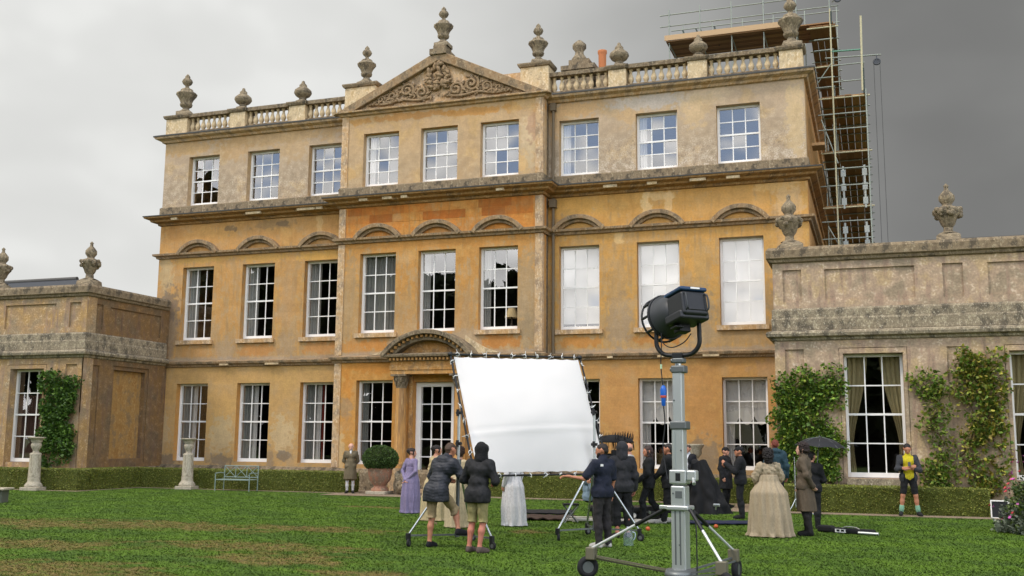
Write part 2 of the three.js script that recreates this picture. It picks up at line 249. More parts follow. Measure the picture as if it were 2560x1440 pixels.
{ // pale repair stones let into the cornices
  const r = rng(5);
  for (const [x, w, z] of [[-12, 0.3, 0], [-8.2, 0.7, 0], [-5.8, 0.8, 0], [-5.2, 0.3, 0], [-2.9, 0.35, CZ], [-1.9, 0.4, CZ], [-1.2, 0.25, CZ], [2.6, 0.3, CZ], [6.5, 0.5, 0], [8.0, 0.35, 0], [9.6, 0.55, 0], [10.8, 0.45, 0]]) part('repair_stone', bx(x - w / 2, x + w / 2, 10.78, 10.9, z + 0.3, z + 0.42 + r() * 0.02), M.pale, house);
  for (const [x, w] of [[-9.4, 0.4], [-7.2, 0.6], [8.2, 0.25], [9.9, 0.55], [6.4, 0.2]]) part('repair_stone', bx(x - w / 2, x + w / 2, 4.73, 4.8, 0.08, 0.2), M.pale, house);
}
// hood arches over the first floor windows, rising out of the string course
function ring(cx, cy, R, r, a0, a1, z0, z1, seg = 26) {
  const s = new THREE.Shape(), pt = (q, a) => [cx + q * Math.cos(a), cy + q * Math.sin(a)];
  for (let i = 0; i <= seg; i++) { const p = pt(R, lerp(a0, a1, i / seg)); i ? s.lineTo(...p) : s.moveTo(...p); }
  for (let i = seg; i >= 0; i--) s.lineTo(...pt(r, lerp(a0, a1, i / seg)));
  return planar(new THREE.ExtrudeGeometry(s, { depth: z1 - z0, bevelEnabled: true, bevelSize: 0.015, bevelThickness: 0.02, bevelSegments: 1, curveSegments: 4 }).translate(0, 0, z0));
}
TW.forEach((x, i) => {
  const z = i > 2 && i < 6 ? CZ : 0, R = 1.2, cy = 9.92 - R, a = Math.asin((9.4 - cy) / R);
  part('hood_arch', [ring(x, cy, R, R - 0.13, a, Math.PI - a, z, z + 0.22), ring(x, cy, R - 0.135, R - 0.24, a, Math.PI - a, z, z + 0.1)], M.mid, house);
});
{ // tooled ashlar blocks of the centre frieze, each its own stone
  const r = rng(77), mats = [0xffffff, 0xf0dcc4, 0xe4c8a8, 0xfff0dc, 0xd8bfa4].map((c) => { const m = M.facade.clone(); m.color.set(c); return m; });
  for (let k = 0; k < 2; k++) { let x = -CX + 0.34; while (x < CX - 0.35) { const w = Math.min(0.6 + r() * 0.75, CX - 0.34 - x); if (w > 0.25) part('ashlar_block', bx(x + 0.005, x + w - 0.005, 9.985 + k * 0.315, 9.985 + k * 0.315 + 0.307, CZ - 0.01, CZ + 0.004 + r() * 0.008), mats[Math.floor(r() * 5)], house); x += w; } }
}
for (const s of [-1, 1]) for (const [y0, y1] of [[11.44, 14.28], [9.47, 10.6], [4.97, 9.2], [0.82, 4.67]]) part('corner_pilaster', bx(s * (CX - 0.26), s * (CX + 0.02), y0, y1, CZ - 0.2, CZ + 0.035), M.light, house);

/* windows: a sash box, glazing bars and panes, each pane set a little out of true */
const paneGeo = new Map(), barGeo = new Map();
const shared = (map, k, f) => { if (!map.has(k)) map.set(k, f()); return map.get(k); };
const wr = rng(404);
function fold(w, h, n, amp, seed, top = 1, tie = 0) {                       // a hanging curtain with folds, 1.5 cm thick
  const nx = n * 8, ny = 14, g = new THREE.BoxGeometry(1, h, 0.015, nx, ny, 1), p = g.attributes.position, r = rng(seed), ph = r() * 6;
  for (let i = 0; i < p.count; i++) {
    const u = p.getX(i) + 0.5, v = p.getY(i) / h + 0.5;
    const ww = tie ? w * (0.28 + 0.72 * smooth(tie - 0.02, 1, v) ** 0.8 + 0.1 * smooth(tie, 0, v)) : w;
    p.setX(i, u * ww); p.setZ(i, p.getZ(i) + amp * (Math.sin(u * n * 6.283 + ph + v * 0.7) + 0.4 * Math.sin(u * n * 14 + ph * 2)));
  }
  g.computeVertexNormals(); return g;
}
const drapes = new Map();
function sash(parent, x, y, z, w, h, rows, o = {}) {
  const g = new THREE.Group(); g.name = 'window'; g.position.set(x, y, z); parent.add(g);
  const f = o.f ?? 0.085, zz = -0.25, bot = 0.13, b = 0.034;
  part('frame', [bx(-w / 2 + 0.002, -w / 2 + f, 0, h - 0.002, zz - 0.12, zz), bx(w / 2 - f, w / 2 - 0.002, 0, h - 0.002, zz - 0.12, zz), bx(-w / 2 + f, w / 2 - f, h - f, h - 0.002, zz - 0.12, zz), bx(-w / 2 + f, w / 2 - f, 0.002, bot, zz - 0.12, zz + 0.02)], M.white, g);
  const iw = w - 2 * f, ih = h - f - bot, pw = iw / 3, phh = ih / rows;
  for (const k of [1, 2]) part('glazing_bar', shared(barGeo, 'v' + ih.toFixed(3), () => bx(-b / 2, b / 2, 0, ih, -0.03, 0)), M.white, g).position.set(-iw / 2 + k * pw, bot, zz - 0.03);
  for (let k = 1; k < rows; k++) { const mid = k === rows / 2; part(mid ? 'meeting_rail' : 'glazing_bar', shared(barGeo, (mid ? 'm' : 'h') + iw.toFixed(3), () => bx(-iw / 2, iw / 2, mid ? -0.03 : -b / 2, mid ? 0.03 : b / 2, -0.035, mid ? 0.012 : -0.002)), M.white, g).position.set(0, bot + k * phh, zz - 0.03); }
  const pg = shared(paneGeo, pw.toFixed(3) + '_' + phh.toFixed(3), () => new THREE.PlaneGeometry(pw - 0.01, phh - 0.01));
  for (let c = 0; c < 3; c++) for (let k = 0; k < rows; k++) { const m = part('pane', pg, M.glass, g); m.position.set(-iw / 2 + (c + 0.5) * pw, bot + (k + 0.5) * phh, zz - 0.05); m.rotation.set((wr() - 0.5) * (o.warp ?? 0.018), (wr() - 0.5) * (o.warp ?? 0.018), 0); }
  if (o.sill !== false) part('sill', [bx(-w / 2 - 0.12, w / 2 + 0.12, -0.17, -0.005, -0.001, 0.1), bx(-w / 2 + 0.003, w / 2 - 0.003, -0.16, -0.001, -0.4, -0.002)], M.light, g);
  const dz = zz - 0.22;
  const add = (nm, geo, m, px, py) => { const c = part(nm, geo, m, g); c.position.set(px, py, dz); return c; };
  const cur = (cw, ch, n, a, tie = 0) => shared(drapes, [cw, ch, n, a, tie].join(), () => fold(cw, ch, n, a, n * 7, 1, tie));
  for (const c of o.curtains ?? []) {
    if (c === 'left') add('curtain', cur(0.52, h, 4, 0.035), o.cm ?? M.net, -w / 2, h / 2);
    if (c === 'slim') add('curtain', cur(0.3, h, 3, 0.03), o.cm ?? M.net, -w / 2 + 0.02, h / 2);
    if (c === 'mid') add('curtain', cur(0.2, h, 2, 0.03), M.blind, -w / 2 + 0.52, h / 2);
    if (c === 'red') add('curtain', cur(0.1, h, 1, 0.03), M.red, -w / 2 + 0.76, h / 2);
    if (c === 'blind') add('roller_blind', bx(-w / 2 + 0.01, w / 2 - 0.01, o.gap ?? 0.02, h, -0.01, 0.0), M.blind, 0, 0);
    if (c === 'half') add('roller_blind', bx(-w / 2 + 0.01, w / 2 - 0.01, h * 0.55, h, -0.01, 0.0), M.blind, 0, 0);
    if (c === 'wide') add('curtain', cur(w - 0.04, h, 9, 0.03), o.cm ?? M.net, -w / 2 + 0.02, h / 2);
    if (c === 'brown') add('curtain', cur(w - 0.04, h * 0.72, 9, 0.035), M.brownDrape, -w / 2 + 0.02, h * 0.36);
    if (c === 'tied') { add('curtain', cur(0.62, h, 4, 0.035, 0.28), M.drape, -w / 2, h / 2); const q = add('curtain', cur(0.62, h, 4, 0.035, 0.28), M.drape, w / 2, h / 2); q.scale.x = -1; }
    if (c === 'festoon') {
      const sx = 30, sy = 10, hh = h * 0.42, q = new THREE.BoxGeometry(w - 0.06, hh, 0.03, sx, sy, 1), p = q.attributes.position;
      for (let i = 0; i < p.count; i++) { const u = p.getX(i) / (w - 0.06) + 0.5, v = p.getY(i) / hh + 0.5, s = Math.abs(Math.sin(u * 3 * Math.PI)); p.setY(i, p.getY(i) - (1 - v) * (1 - v) * 0.3 * s); p.setZ(i, p.getZ(i) + 0.05 * s * (1 - v * 0.5) + 0.015 * Math.sin(v * 40)); }
      q.computeVertexNormals(); add('festoon_blind', q, M.blind, 0, h - hh / 2); add('curtain', cur(0.34, h, 3, 0.03), M.blind, -w / 2, h / 2);
    }
  }
  return g;
}
TW.forEach((x, i) => {
  const z = i > 2 && i < 6 ? CZ : 0;
  sash(house, x, 11.44, z, 1.5, 2.09, 4, { sill: false, warp: 0.03, curtains: i === 7 ? ['slim'] : i === 6 || i === 3 ? ['slim'] : [] , cm: M.blind });
  sash(house, x, 5.79, z, 1.5, 3.03, 4, { warp: 0.024, sill: i !== 4, gap: i === 6 ? 0.24 : 0.02, curtains: i < 3 ? ['left'] : i === 3 ? ['wide'] : i > 5 ? ['blind'] : ['slim'], cm: i === 3 ? M.netGrey : M.net });
  if (i !== 4) sash(house, x, 0.95, z, 1.5, 3.08, 4, { sill: false, curtains: i < 3 ? (i === 2 ? ['left', 'mid', 'red'] : ['left', 'mid']) : i === 3 ? ['slim'] : i > 6 ? ['festoon'] : ['left'], cm: M.netGrey });
});
// garden door and its porch: columns, entablature and segmental pediment with dentils
{
  const d = new THREE.Group(); d.name = 'garden_door'; d.position.set(0, 0.12, CZ); house.add(d);
  part('frame', [bx(-0.797, -0.6, 0, 3.82, -0.36, -0.2), bx(0.6, 0.797, 0, 3.82, -0.36, -0.2), bx(-0.6, 0.6, 3.66, 3.82, -0.36, -0.2), bx(-0.6, 0.6, 0, 0.5, -0.34, -0.24)], M.white, d);
  for (const x of [-0.2, 0.2]) part('glazing_bar', bx(x - 0.02, x + 0.02, 0.5, 3.66, -0.31, -0.26), M.white, d);
  for (const y of [1.13, 1.76, 2.4, 3.03]) part('glazing_bar', bx(-0.6, 0.6, y - 0.02, y + 0.02, -0.309, -0.262), M.white, d);
  for (let c = 0; c < 3; c++) for (let k = 0; k < 5; k++) part('pane', shared(paneGeo, 'door', () => new THREE.PlaneGeometry(0.39, 0.62)), M.glass, d).position.set(-0.4 + c * 0.4, 0.815 + k * 0.632, -0.29);
  part('threshold', bx(-1.0, 1.0, -0.119, -0.002, -0.3, 0.5), M.light, d);
  for (const s of [-1, 1]) {
    const c = part('porch_column', lathe([[0.26, 0.85], [0.27, 0.95], [0.24, 1.0], [0.25, 1.05], [0.21, 1.1], [0.205, 2.2], [0.18, 3.72]], 28).translate(s * 1.15, 0, 1.08), M.gold, house);
    part('pedestal', [bx(s * 1.15 - 0.3, s * 1.15 + 0.3, 0, 0.85, CZ + 0.15, 1.38)], M.light, c);
    const leaves = [lathe([[0.18, 3.7], [0.2, 3.74], [0.18, 3.78], [0.2, 3.95], [0.28, 4.12], [0.24, 4.14]], 24).translate(s * 1.15, 0, 1.08), bx(s * 1.15 - 0.3, s * 1.15 + 0.3, 4.13, 4.2, 0.8, 1.38)];
    for (let q = 0; q < 2; q++) for (let k = 0; k < 8; k++) { const a = (k + q * 0.5) * Math.PI / 4, R = 0.21 + q * 0.03; leaves.push(new THREE.SphereGeometry(0.07, 8, 6).scale(0.8, 1.6, 0.5).rotateX(0.35).translate(0, 3.84 + q * 0.14, R).rotateY(a).translate(s * 1.15, 0, 1.08)); }
    part('capital', leaves.map(planar), M.dark, c);
    part('porch_jamb', bx(s * 0.82, s * 0.96, 0.82, 4.19, CZ + 0.002, CZ + 0.09), M.gold, house);
  }
  part('architrave', moulding([[-1.47, CZ], [-1.47, 1.36], [1.47, 1.36], [1.47, CZ]], [[0, 4.2], [0.0, 4.34], [0.03, 4.35], [0.03, 4.5], [0.0, 4.52], [0, 4.68]]), M.gold, house);
  part('porch_soffit', bx(-1.468, 1.468, 4.205, 4.67, CZ + 0.002, 1.358), M.gold, house);
  part('porch_cornice', moulding([[-1.47, CZ], [-1.47, 1.36], [1.47, 1.36], [1.47, CZ]], [[0, 4.66], [0.06, 4.67], [0.08, 4.78], [0.26, 4.81], [0.28, 4.88], [0, 4.96]]), M.dark, house);
  const R = 2.21, cy = 3.55, a = Math.asin((4.9 - cy) / R);
  part('segmental_pediment', [ring(0, cy, R, R - 0.13, a, Math.PI - a, CZ + 0.01, 1.66), ring(0, cy, R - 0.135, R - 0.34, a * 1.04, Math.PI - a * 1.04, CZ + 0.01, 1.42)], M.dark, house);
  part('tympanum', (() => { const s = new THREE.Shape(), r = R - 0.33, b = Math.asin((4.97 - cy) / r); for (let i = 0; i <= 20; i++) { const q = lerp(b, Math.PI - b, i / 20); s[i ? 'lineTo' : 'moveTo'](r * Math.cos(q), cy + r * Math.sin(q)); } return planar(new THREE.ExtrudeGeometry(s, { depth: 0.3, bevelEnabled: false }).translate(0, 0, CZ + 0.02)); })(), M.gold, house);
  for (let i = 0; i < 19; i++) { const q = lerp(a * 1.12, Math.PI - a * 1.12, i / 18), r = R - 0.2; part('dentil', shared(barGeo, 'dentil', () => planar(new THREE.BoxGeometry(0.07, 0.09, 0.12))), M.gold, house).position.set(r * Math.cos(q), cy + r * Math.sin(q), 1.5); }
  for (let i = 0; i < 20; i++) part('dentil', barGeo.get('dentil'), M.gold, house).position.set(-1.42 + i * 0.15, 4.73, 1.48);
  const tail = (s) => { const q = new THREE.Shape(); q.moveTo(1.72 * s, 4.962); q.lineTo(2.6 * s, 4.962); q.quadraticCurveTo(1.95 * s, 5.08, 1.2 * s, 5.62); q.lineTo(1.2 * s, 5.2); return planar(new THREE.ExtrudeGeometry(q, { depth: 0.05, bevelEnabled: false }).translate(0, 0, CZ + 0.004)); };
  part('lead_flashing', [tail(-1), tail(1)], M.pale, house);
}
// the pediment: base cornice, raking cornices, tympanum and carved relief
{
  part('pediment_cornice', moulding([[-CX, CZ - 0.3], [-CX, CZ], [CX, CZ], [CX, CZ - 0.3]], [[0, 14.26], [0.1, 14.28], [0.14, 14.34], [0.26, 14.38], [0.27, 14.42], [0, 14.47]]), M.light, house);
  const hw = CX + 0.3, ap = 16.44, yb = 14.36, s = new THREE.Shape([[-hw, yb], [hw, yb], [0, ap]].map((p) => new THREE.Vector2(...p)));
  const k = (ap - yb) / hw, h = new THREE.Path([[-hw + 0.85, yb + 0.09], [0, ap - 0.33], [hw - 0.85, yb + 0.09]].map((p) => new THREE.Vector2(...p))); s.holes.push(h);
  part('raking_cornice', planar(new THREE.ExtrudeGeometry(s, { depth: 0.17, bevelEnabled: true, bevelSize: 0.035, bevelThickness: 0.05, bevelSegments: 2 }).translate(0, 0, CZ)), M.mid, house);
  const t = new THREE.Shape([[-hw + 0.1, yb + 0.05], [hw - 0.1, yb + 0.05], [0, ap - 0.05]].map((p) => new THREE.Vector2(...p)));
  part('tympanum', planar(new THREE.ExtrudeGeometry(t, { depth: 1.0, bevelEnabled: false }).translate(0, 0, CZ - 0.97)), M.light, house);
  const geo = [], r = rng(9), z = CZ + 0.06;
  const spiral = (cx, cy, R, turns, dir, r0) => { const p = []; for (let i = 0; i <= 22; i++) { const q = i / 22, a = dir * q * turns * 6.283 - 1.2 * dir, rr = R * (1 - 0.8 * q); p.push([cx + rr * Math.cos(a), cy + rr * Math.sin(a), z + 0.02 + 0.05 * q]); } geo.push(tube(p, r0, 40, 6)); for (let i = 0; i < 9; i++) { const a = i * 0.7; geo.push(new THREE.SphereGeometry(R * 0.27, 7, 5).scale(1, 0.55, 0.5).rotateZ(a + 0.8).translate(cx + R * 1.15 * Math.cos(a), cy + R * 1.15 * Math.sin(a), z + 0.02)); } };
  for (const d of [-1, 1]) {
    spiral(d * 0.62, 14.88, 0.26, 1.6, d, 0.05); spiral(d * 1.18, 15.02, 0.27, 1.6, -d, 0.05); spiral(d * 1.72, 14.86, 0.2, 1.5, d, 0.04); spiral(d * 2.15, 14.78, 0.15, 1.4, -d, 0.035);
    geo.push(tube([[d * 0.25, 14.7, z], [d * 0.8, 14.62, z + 0.05], [d * 1.4, 14.7, z + 0.04], [d * 2, 14.6, z + 0.04], [d * 2.55, 14.66, z]], 0.045, 40, 6));
    geo.push(tube([[d * 0.2, 15.1, z], [d * 0.35, 15.5, z + 0.06], [d * 0.15, 15.8, z + 0.05]], 0.05, 20, 6));
  }
  for (let i = 0; i < 70; i++) { const a = r() * 6.283, R = Math.sqrt(r()) * 0.52; geo.push(new THREE.SphereGeometry(0.05 + r() * 0.06, 7, 5).scale(1.3, 0.7, 0.8).rotateZ(r() * 3).translate(R * Math.cos(a) * 0.9, 15.42 + R * Math.sin(a) * 0.95, z + 0.04 + r() * 0.08)); }
  for (let i = 0; i < 90; i++) { const d = r() * 2 - 1, x = d * 2.6, top = 15.35 - Math.abs(x) * 0.28; geo.push(new THREE.SphereGeometry(0.04 + r() * 0.04, 6, 5).scale(1.6, 0.6, 0.7).rotateZ(r() * 3).translate(x, lerp(14.62, top, r()), z + 0.02 + r() * 0.05)); }
  part('carved_relief', planar(merge(geo).translate(0, -15.1, 0).scale(1.12, 1.08, 1).translate(0, 15.14, 0)), M.mid, house);
  part('apex_block', [bx(-0.34, 0.34, 16.3, 16.52, CZ - 0.6, CZ + 0.3), bx(-0.25, 0.25, 16.52, 16.7, CZ - 0.45, CZ + 0.15)], M.dark, house);
}
// parapet: plinth, piers, coping and turned balusters
{
  const bal = lathe([[0, 0], [0.085, 0], [0.085, 0.05], [0.05, 0.07], [0.06, 0.11], [0.1, 0.19], [0.105, 0.26], [0.075, 0.36], [0.045, 0.46], [0.05, 0.5], [0.065, 0.52], [0.05, 0.55], [0.08, 0.58], [0.08, 0.64], [0, 0.64]], 12);
  const bays = [[[-12.95, -11.9], [-9.77, -9.05], [-6.96, -6.22], [-4.36, -3.02]], [[3.02, 4.12], [6.37, 7.02], [9.26, 9.93], [12.42, 13.2]]], num = [[8, 8, 7], [8, 8, 9]];
  bays.forEach((ps, s) => {
    ps.forEach(([a, b], k) => {
      const big = (s === 0 && k === 3) || (s === 1 && k === 0), top = big ? 15.68 : 15.25;
      part('pier', bx(a, b, 14.57, top, -0.62, 0.06 + (big ? 0.1 : 0)), M.pale, house);
      part('pier_cap', moulding([[a, -0.62], [a, 0.06 + (big ? 0.1 : 0)], [b, 0.06 + (big ? 0.1 : 0)], [b, -0.62]], [[0.001, top - 0.01], [0.06, top + 0.02], [0.1, top + 0.1], [0.1, top + 0.15], [-0.3, top + 0.17]], false), M.dark, house);
    });
    for (let k = 0; k < 3; k++) {
      const a = ps[k][1], b = ps[k + 1][0], n = num[s][k];
      part('balustrade_plinth', bx(a + 0.002, b - 0.002, 14.58, 14.68, -0.35, 0.0), M.dark, house);
      part('coping', bx(a + 0.003, b - 0.003, 15.26, 15.41, -0.4, 0.05), M.dark, house);
      for (let i = 0; i < n; i++) part('baluster', bal, M.pale, house).position.set(lerp(a, b, (i + 0.5) / n), 14.64, -0.17);
    }
  });
  part('attic_parapet', bx(1.6, 3.018, 14.6, 15.6, -0.4, -0.05), M.light, house); part('attic_parapet', bx(-3.018, -1.6, 14.6, 15.6, -0.4, -0.05), M.light, house);
  const ch = part('chimney', [bx(3.0, 4.3, 14.5, 17.6, -6.4, -5.6), bx(2.9, 4.4, 17.6, 17.8, -6.5, -5.5), bx(3.2, 4.1, 17.8, 18.1, -6.3, -5.7)], M.dark, house);
  part('chimney_finial', lathe([[0.3, 18.1], [0.34, 18.2], [0.2, 18.4], [0.18, 18.55], [0.3, 18.7], [0.3, 18.85], [0.2, 18.95], [0.08, 19.05], [0, 19.08]], 16).translate(3.6, 0, -6), M.urn, ch);
  part('chimney_pot', lathe([[0.16, 17.4], [0.17, 18.3], [0.2, 18.34], [0.2, 18.46], [0.15, 18.48], [0.14, 18]], 16).translate(4.62, 0, -6), std(0xb46f42, 0.85), ch);
  part('chimney_breast', bx(4.42, 4.9, 14.5, 17.45, -6.35, -5.65), M.dark, ch);
  part('downpipe', [rod([CX + 0.22, 0.3, 0.1], [CX + 0.22, 10.6, 0.1], 0.055), rod([CX + 0.22, 11.08, 0.17], [CX + 0.22, 14.2, 0.12], 0.055), bx(CX + 0.1, CX + 0.34, 10.25, 10.55, 0.02, 0.24), bx(CX + 0.12, CX + 0.32, 13.9, 14.18, 0.02, 0.22)], std(0x6e604a, 0.8), house);
}
/* urns on the parapets */
const URN = {
  tall: { base: [[0.34, 0], [0.34, 0.14], [0.2, 0.2], [0.12, 0.28], [0.11, 0.34]], body: [[0.11, 0.34], [0.2, 0.4], [0.22, 0.48], [0.19, 0.52], [0.25, 0.68], [0.36, 0.84], [0.36, 0.89], [0.28, 0.94], [0.21, 0.99]], top: [[0.21, 0.99], [0.2, 1.05], [0.12, 1.09], [0.07, 1.13], [0.06, 1.2], [0.14, 1.26], [0.18, 1.35], [0.15, 1.44], [0.08, 1.5], [0.09, 1.55], [0.045, 1.62], [0, 1.67]] },
  ball: { base: [[0.26, 0], [0.24, 0.1], [0.13, 0.15], [0.12, 0.2]], body: [[0.12, 0.2], [0.24, 0.28], [0.3, 0.38], [0.28, 0.47], [0.18, 0.56]], top: [[0.18, 0.56], [0.12, 0.6], [0.13, 0.66], [0.06, 0.74], [0.05, 0.8], [0, 0.84]] },
  swag: { base: [[0.4, 0], [0.38, 0.16], [0.26, 0.24], [0.13, 0.3], [0.12, 0.42]], body: [[0.12, 0.42], [0.18, 0.5], [0.22, 0.62], [0.32, 0.78], [0.37, 0.9], [0.32, 0.97], [0.22, 1.0]], top: [[0.22, 1.0], [0.12, 1.05], [0.13, 1.1], [0.2, 1.2], [0.2, 1.32], [0.13, 1.42], [0.06, 1.5], [0.05, 1.58], [0.07, 1.62], [0, 1.7]] },
};
const urnGeo = {};
for (const k in URN) {
  const flute = (g, n, a) => { const p = g.attributes.position; for (let i = 0; i < p.count; i++) { const x = p.getX(i), z = p.getZ(i), q = Math.atan2(z, x), f = 1 + a * Math.abs(Math.sin(q * n / 2)) - a / 2; p.setX(i, x * f); p.setZ(i, z * f); } g.computeVertexNormals(); return g; };
  const u = URN[k], r = rng(k.length);
  let body = flute(lathe(u.body, 48), 14, k === 'tall' ? 0.12 : 0.06);
  if (k === 'swag') { const l = [body]; for (let i = 0; i < 34; i++) { const a = r() * 6.283; l.push(new THREE.SphereGeometry(0.05 + r() * 0.035, 7, 5).translate(0.33 * Math.cos(a), 0.74 + r() * 0.2, 0.33 * Math.sin(a))); } body = merge(l); }
  urnGeo[k] = { base: merge([lathe(u.base, 4).rotateY(Math.PI / 4).scale(k === 'ball' ? 1 : 1.15, 1, k === 'ball' ? 1 : 1.15), lathe(u.base.slice(2), 20)]), body, top: flute(lathe(u.top, 40), 10, k === 'tall' ? 0.2 : 0.12) };
}
function urn(kind, x, y, z, label, group, sc = 1) {
  const t = thing(kind === 'ball' ? 'ball_finial' : 'stone_urn', label, kind === 'ball' ? 'finial' : 'urn', [x, y, z], x, group); t.scale.setScalar(sc);
  part('pedestal', urnGeo[kind].base, M.urn, t); part('bowl', urnGeo[kind].body, M.urn, t); part(kind === 'ball' ? 'tip' : 'flame', urnGeo[kind].top, M.urn, t);
}
const RU = 'stone urns along the roof parapet', RB = 'small ball finials on the balustrade piers';
urn('tall', -12.25, 15.42, -0.28, 'tall stone urn at the left end of the balustrade beside the pale sky', RU, 1.15);
urn('ball', -9.4, 15.42, -0.28, 'small ball finial, second parapet ornament from the left end', RB, 1.18);
urn('ball', -6.55, 15.42, -0.28, 'small ball finial, third parapet ornament from the left end', RB, 1.18);
urn('tall', -3.62, 15.85, -0.2, 'stone urn on the pier just left of the pediment', RU);
urn('tall', 0.02, 16.7, 0.55, 'highest stone urn, standing on the point of the pediment', RU);
urn('tall', 3.6, 15.85, -0.2, 'stone urn on the pier just right of the pediment', RU);
urn('ball', 6.7, 15.42, -0.28, 'ball finial on the balustrade, next to the chimney pot', RB, 1.18);
urn('ball', 9.6, 15.42, -0.28, 'ball finial on the balustrade in front of the scaffold boards', RB, 1.1);
urn('tall', 12.82, 15.42, -0.28, 'large stone urn at the right end of the balustrade beside the scaffolding', RU, 1.15);
/* ---------- garden pavilions on either side ---------- */
function pavTex(seed, warm) {
  return tex(1024, 768, (u, v, o) => {
    const x = u * 10 + seed * 40, y = v * 7.6, n1 = fbm(x * 0.8, y * 0.8, 4), n2 = fbm(x * 2.8 + 3, y * 2.8, 4), n3 = fbm(x * 10, y * 10, 3), nv = fbm(x * 3, y * 0.4, 3);
    const b = hex(warm ? 0xa98b64 : 0xae967c); o[0] = b[0]; o[1] = b[1]; o[2] = b[2];
    mixc(o, hex(0x8f8068), smooth(0, 0.45, n1) * 0.7); mixc(o, hex(warm ? 0xb08b52 : 0xb59b70), smooth(0.02, 0.45, -n1 + 0.3 * n2) * 0.6);
    mixc(o, hex(0xa58673), smooth(0.1, 0.4, nv) * 0.5); mixc(o, hex(0xcfc5b2), smooth(0.2, 0.5, n2 * 0.6 + n3 * 0.6) * 0.4);
    mixc(o, hex(0x6c604e), smooth(0.2, 0.45, nv * 0.6 + n3 * 0.5) * 0.5);
    const k = 1 + n3 * 0.14 + n2 * 0.1; o[0] *= k; o[1] *= k; o[2] *= k;
  });
}
const lichen = tex(1024, 256, (u, v, o) => {
  const a = tileN(u, v * 0.25, 16, 4), c = tileN(u + 0.4, v * 0.25, 60, 3), f = tileN(u, v * 0.25 + 0.2, 150, 2), b = hex(0x8c7f68); o[0] = b[0]; o[1] = b[1]; o[2] = b[2];
  mixc(o, hex(0x5a5244), smooth(-0.1, 0.4, a + c * 0.3) * 0.85); mixc(o, hex(0xb0a384), smooth(0.1, 0.4, c - a * 0.5) * 0.6); mixc(o, hex(0xc4bba6), smooth(0.26, 0.4, f + c * 0.5) * 0.5); const k = 1 + f * 0.14; o[0] *= k; o[1] *= k; o[2] *= k;
});
M.lichen = std(0xffffff, 0.95, { map: scaled(lichen, 6, 1.5), bumpMap: scaled(grain, 0.7), bumpScale: 0.014 });
const tPavR = pavTex(0.3, false), tPavL = pavTex(0.8, true);
const pavMat = (t, ox) => std(0xffffff, 0.93, { map: scaled(t, 10, 7.6, ox, 0), bumpMap: scaled(grain, 1.2), bumpScale: 0.009 });
M.pavR = pavMat(tPavR, 0); M.pavL = pavMat(tPavL, 0.2); M.pavSideShaded = std(0xbcb4a8, 0.93, { map: scaled(tPavL, 10, 7.6, 0.1, 0), bumpMap: scaled(grain, 1.2), bumpScale: 0.009 });  // left pavilion stone tinted darker for its side, shade put into the colour
M.niche = stoneMat(stoneTile(0xa07c46, [0x946c38, 0x80694a, 0xae8c58], 0.21, 256));
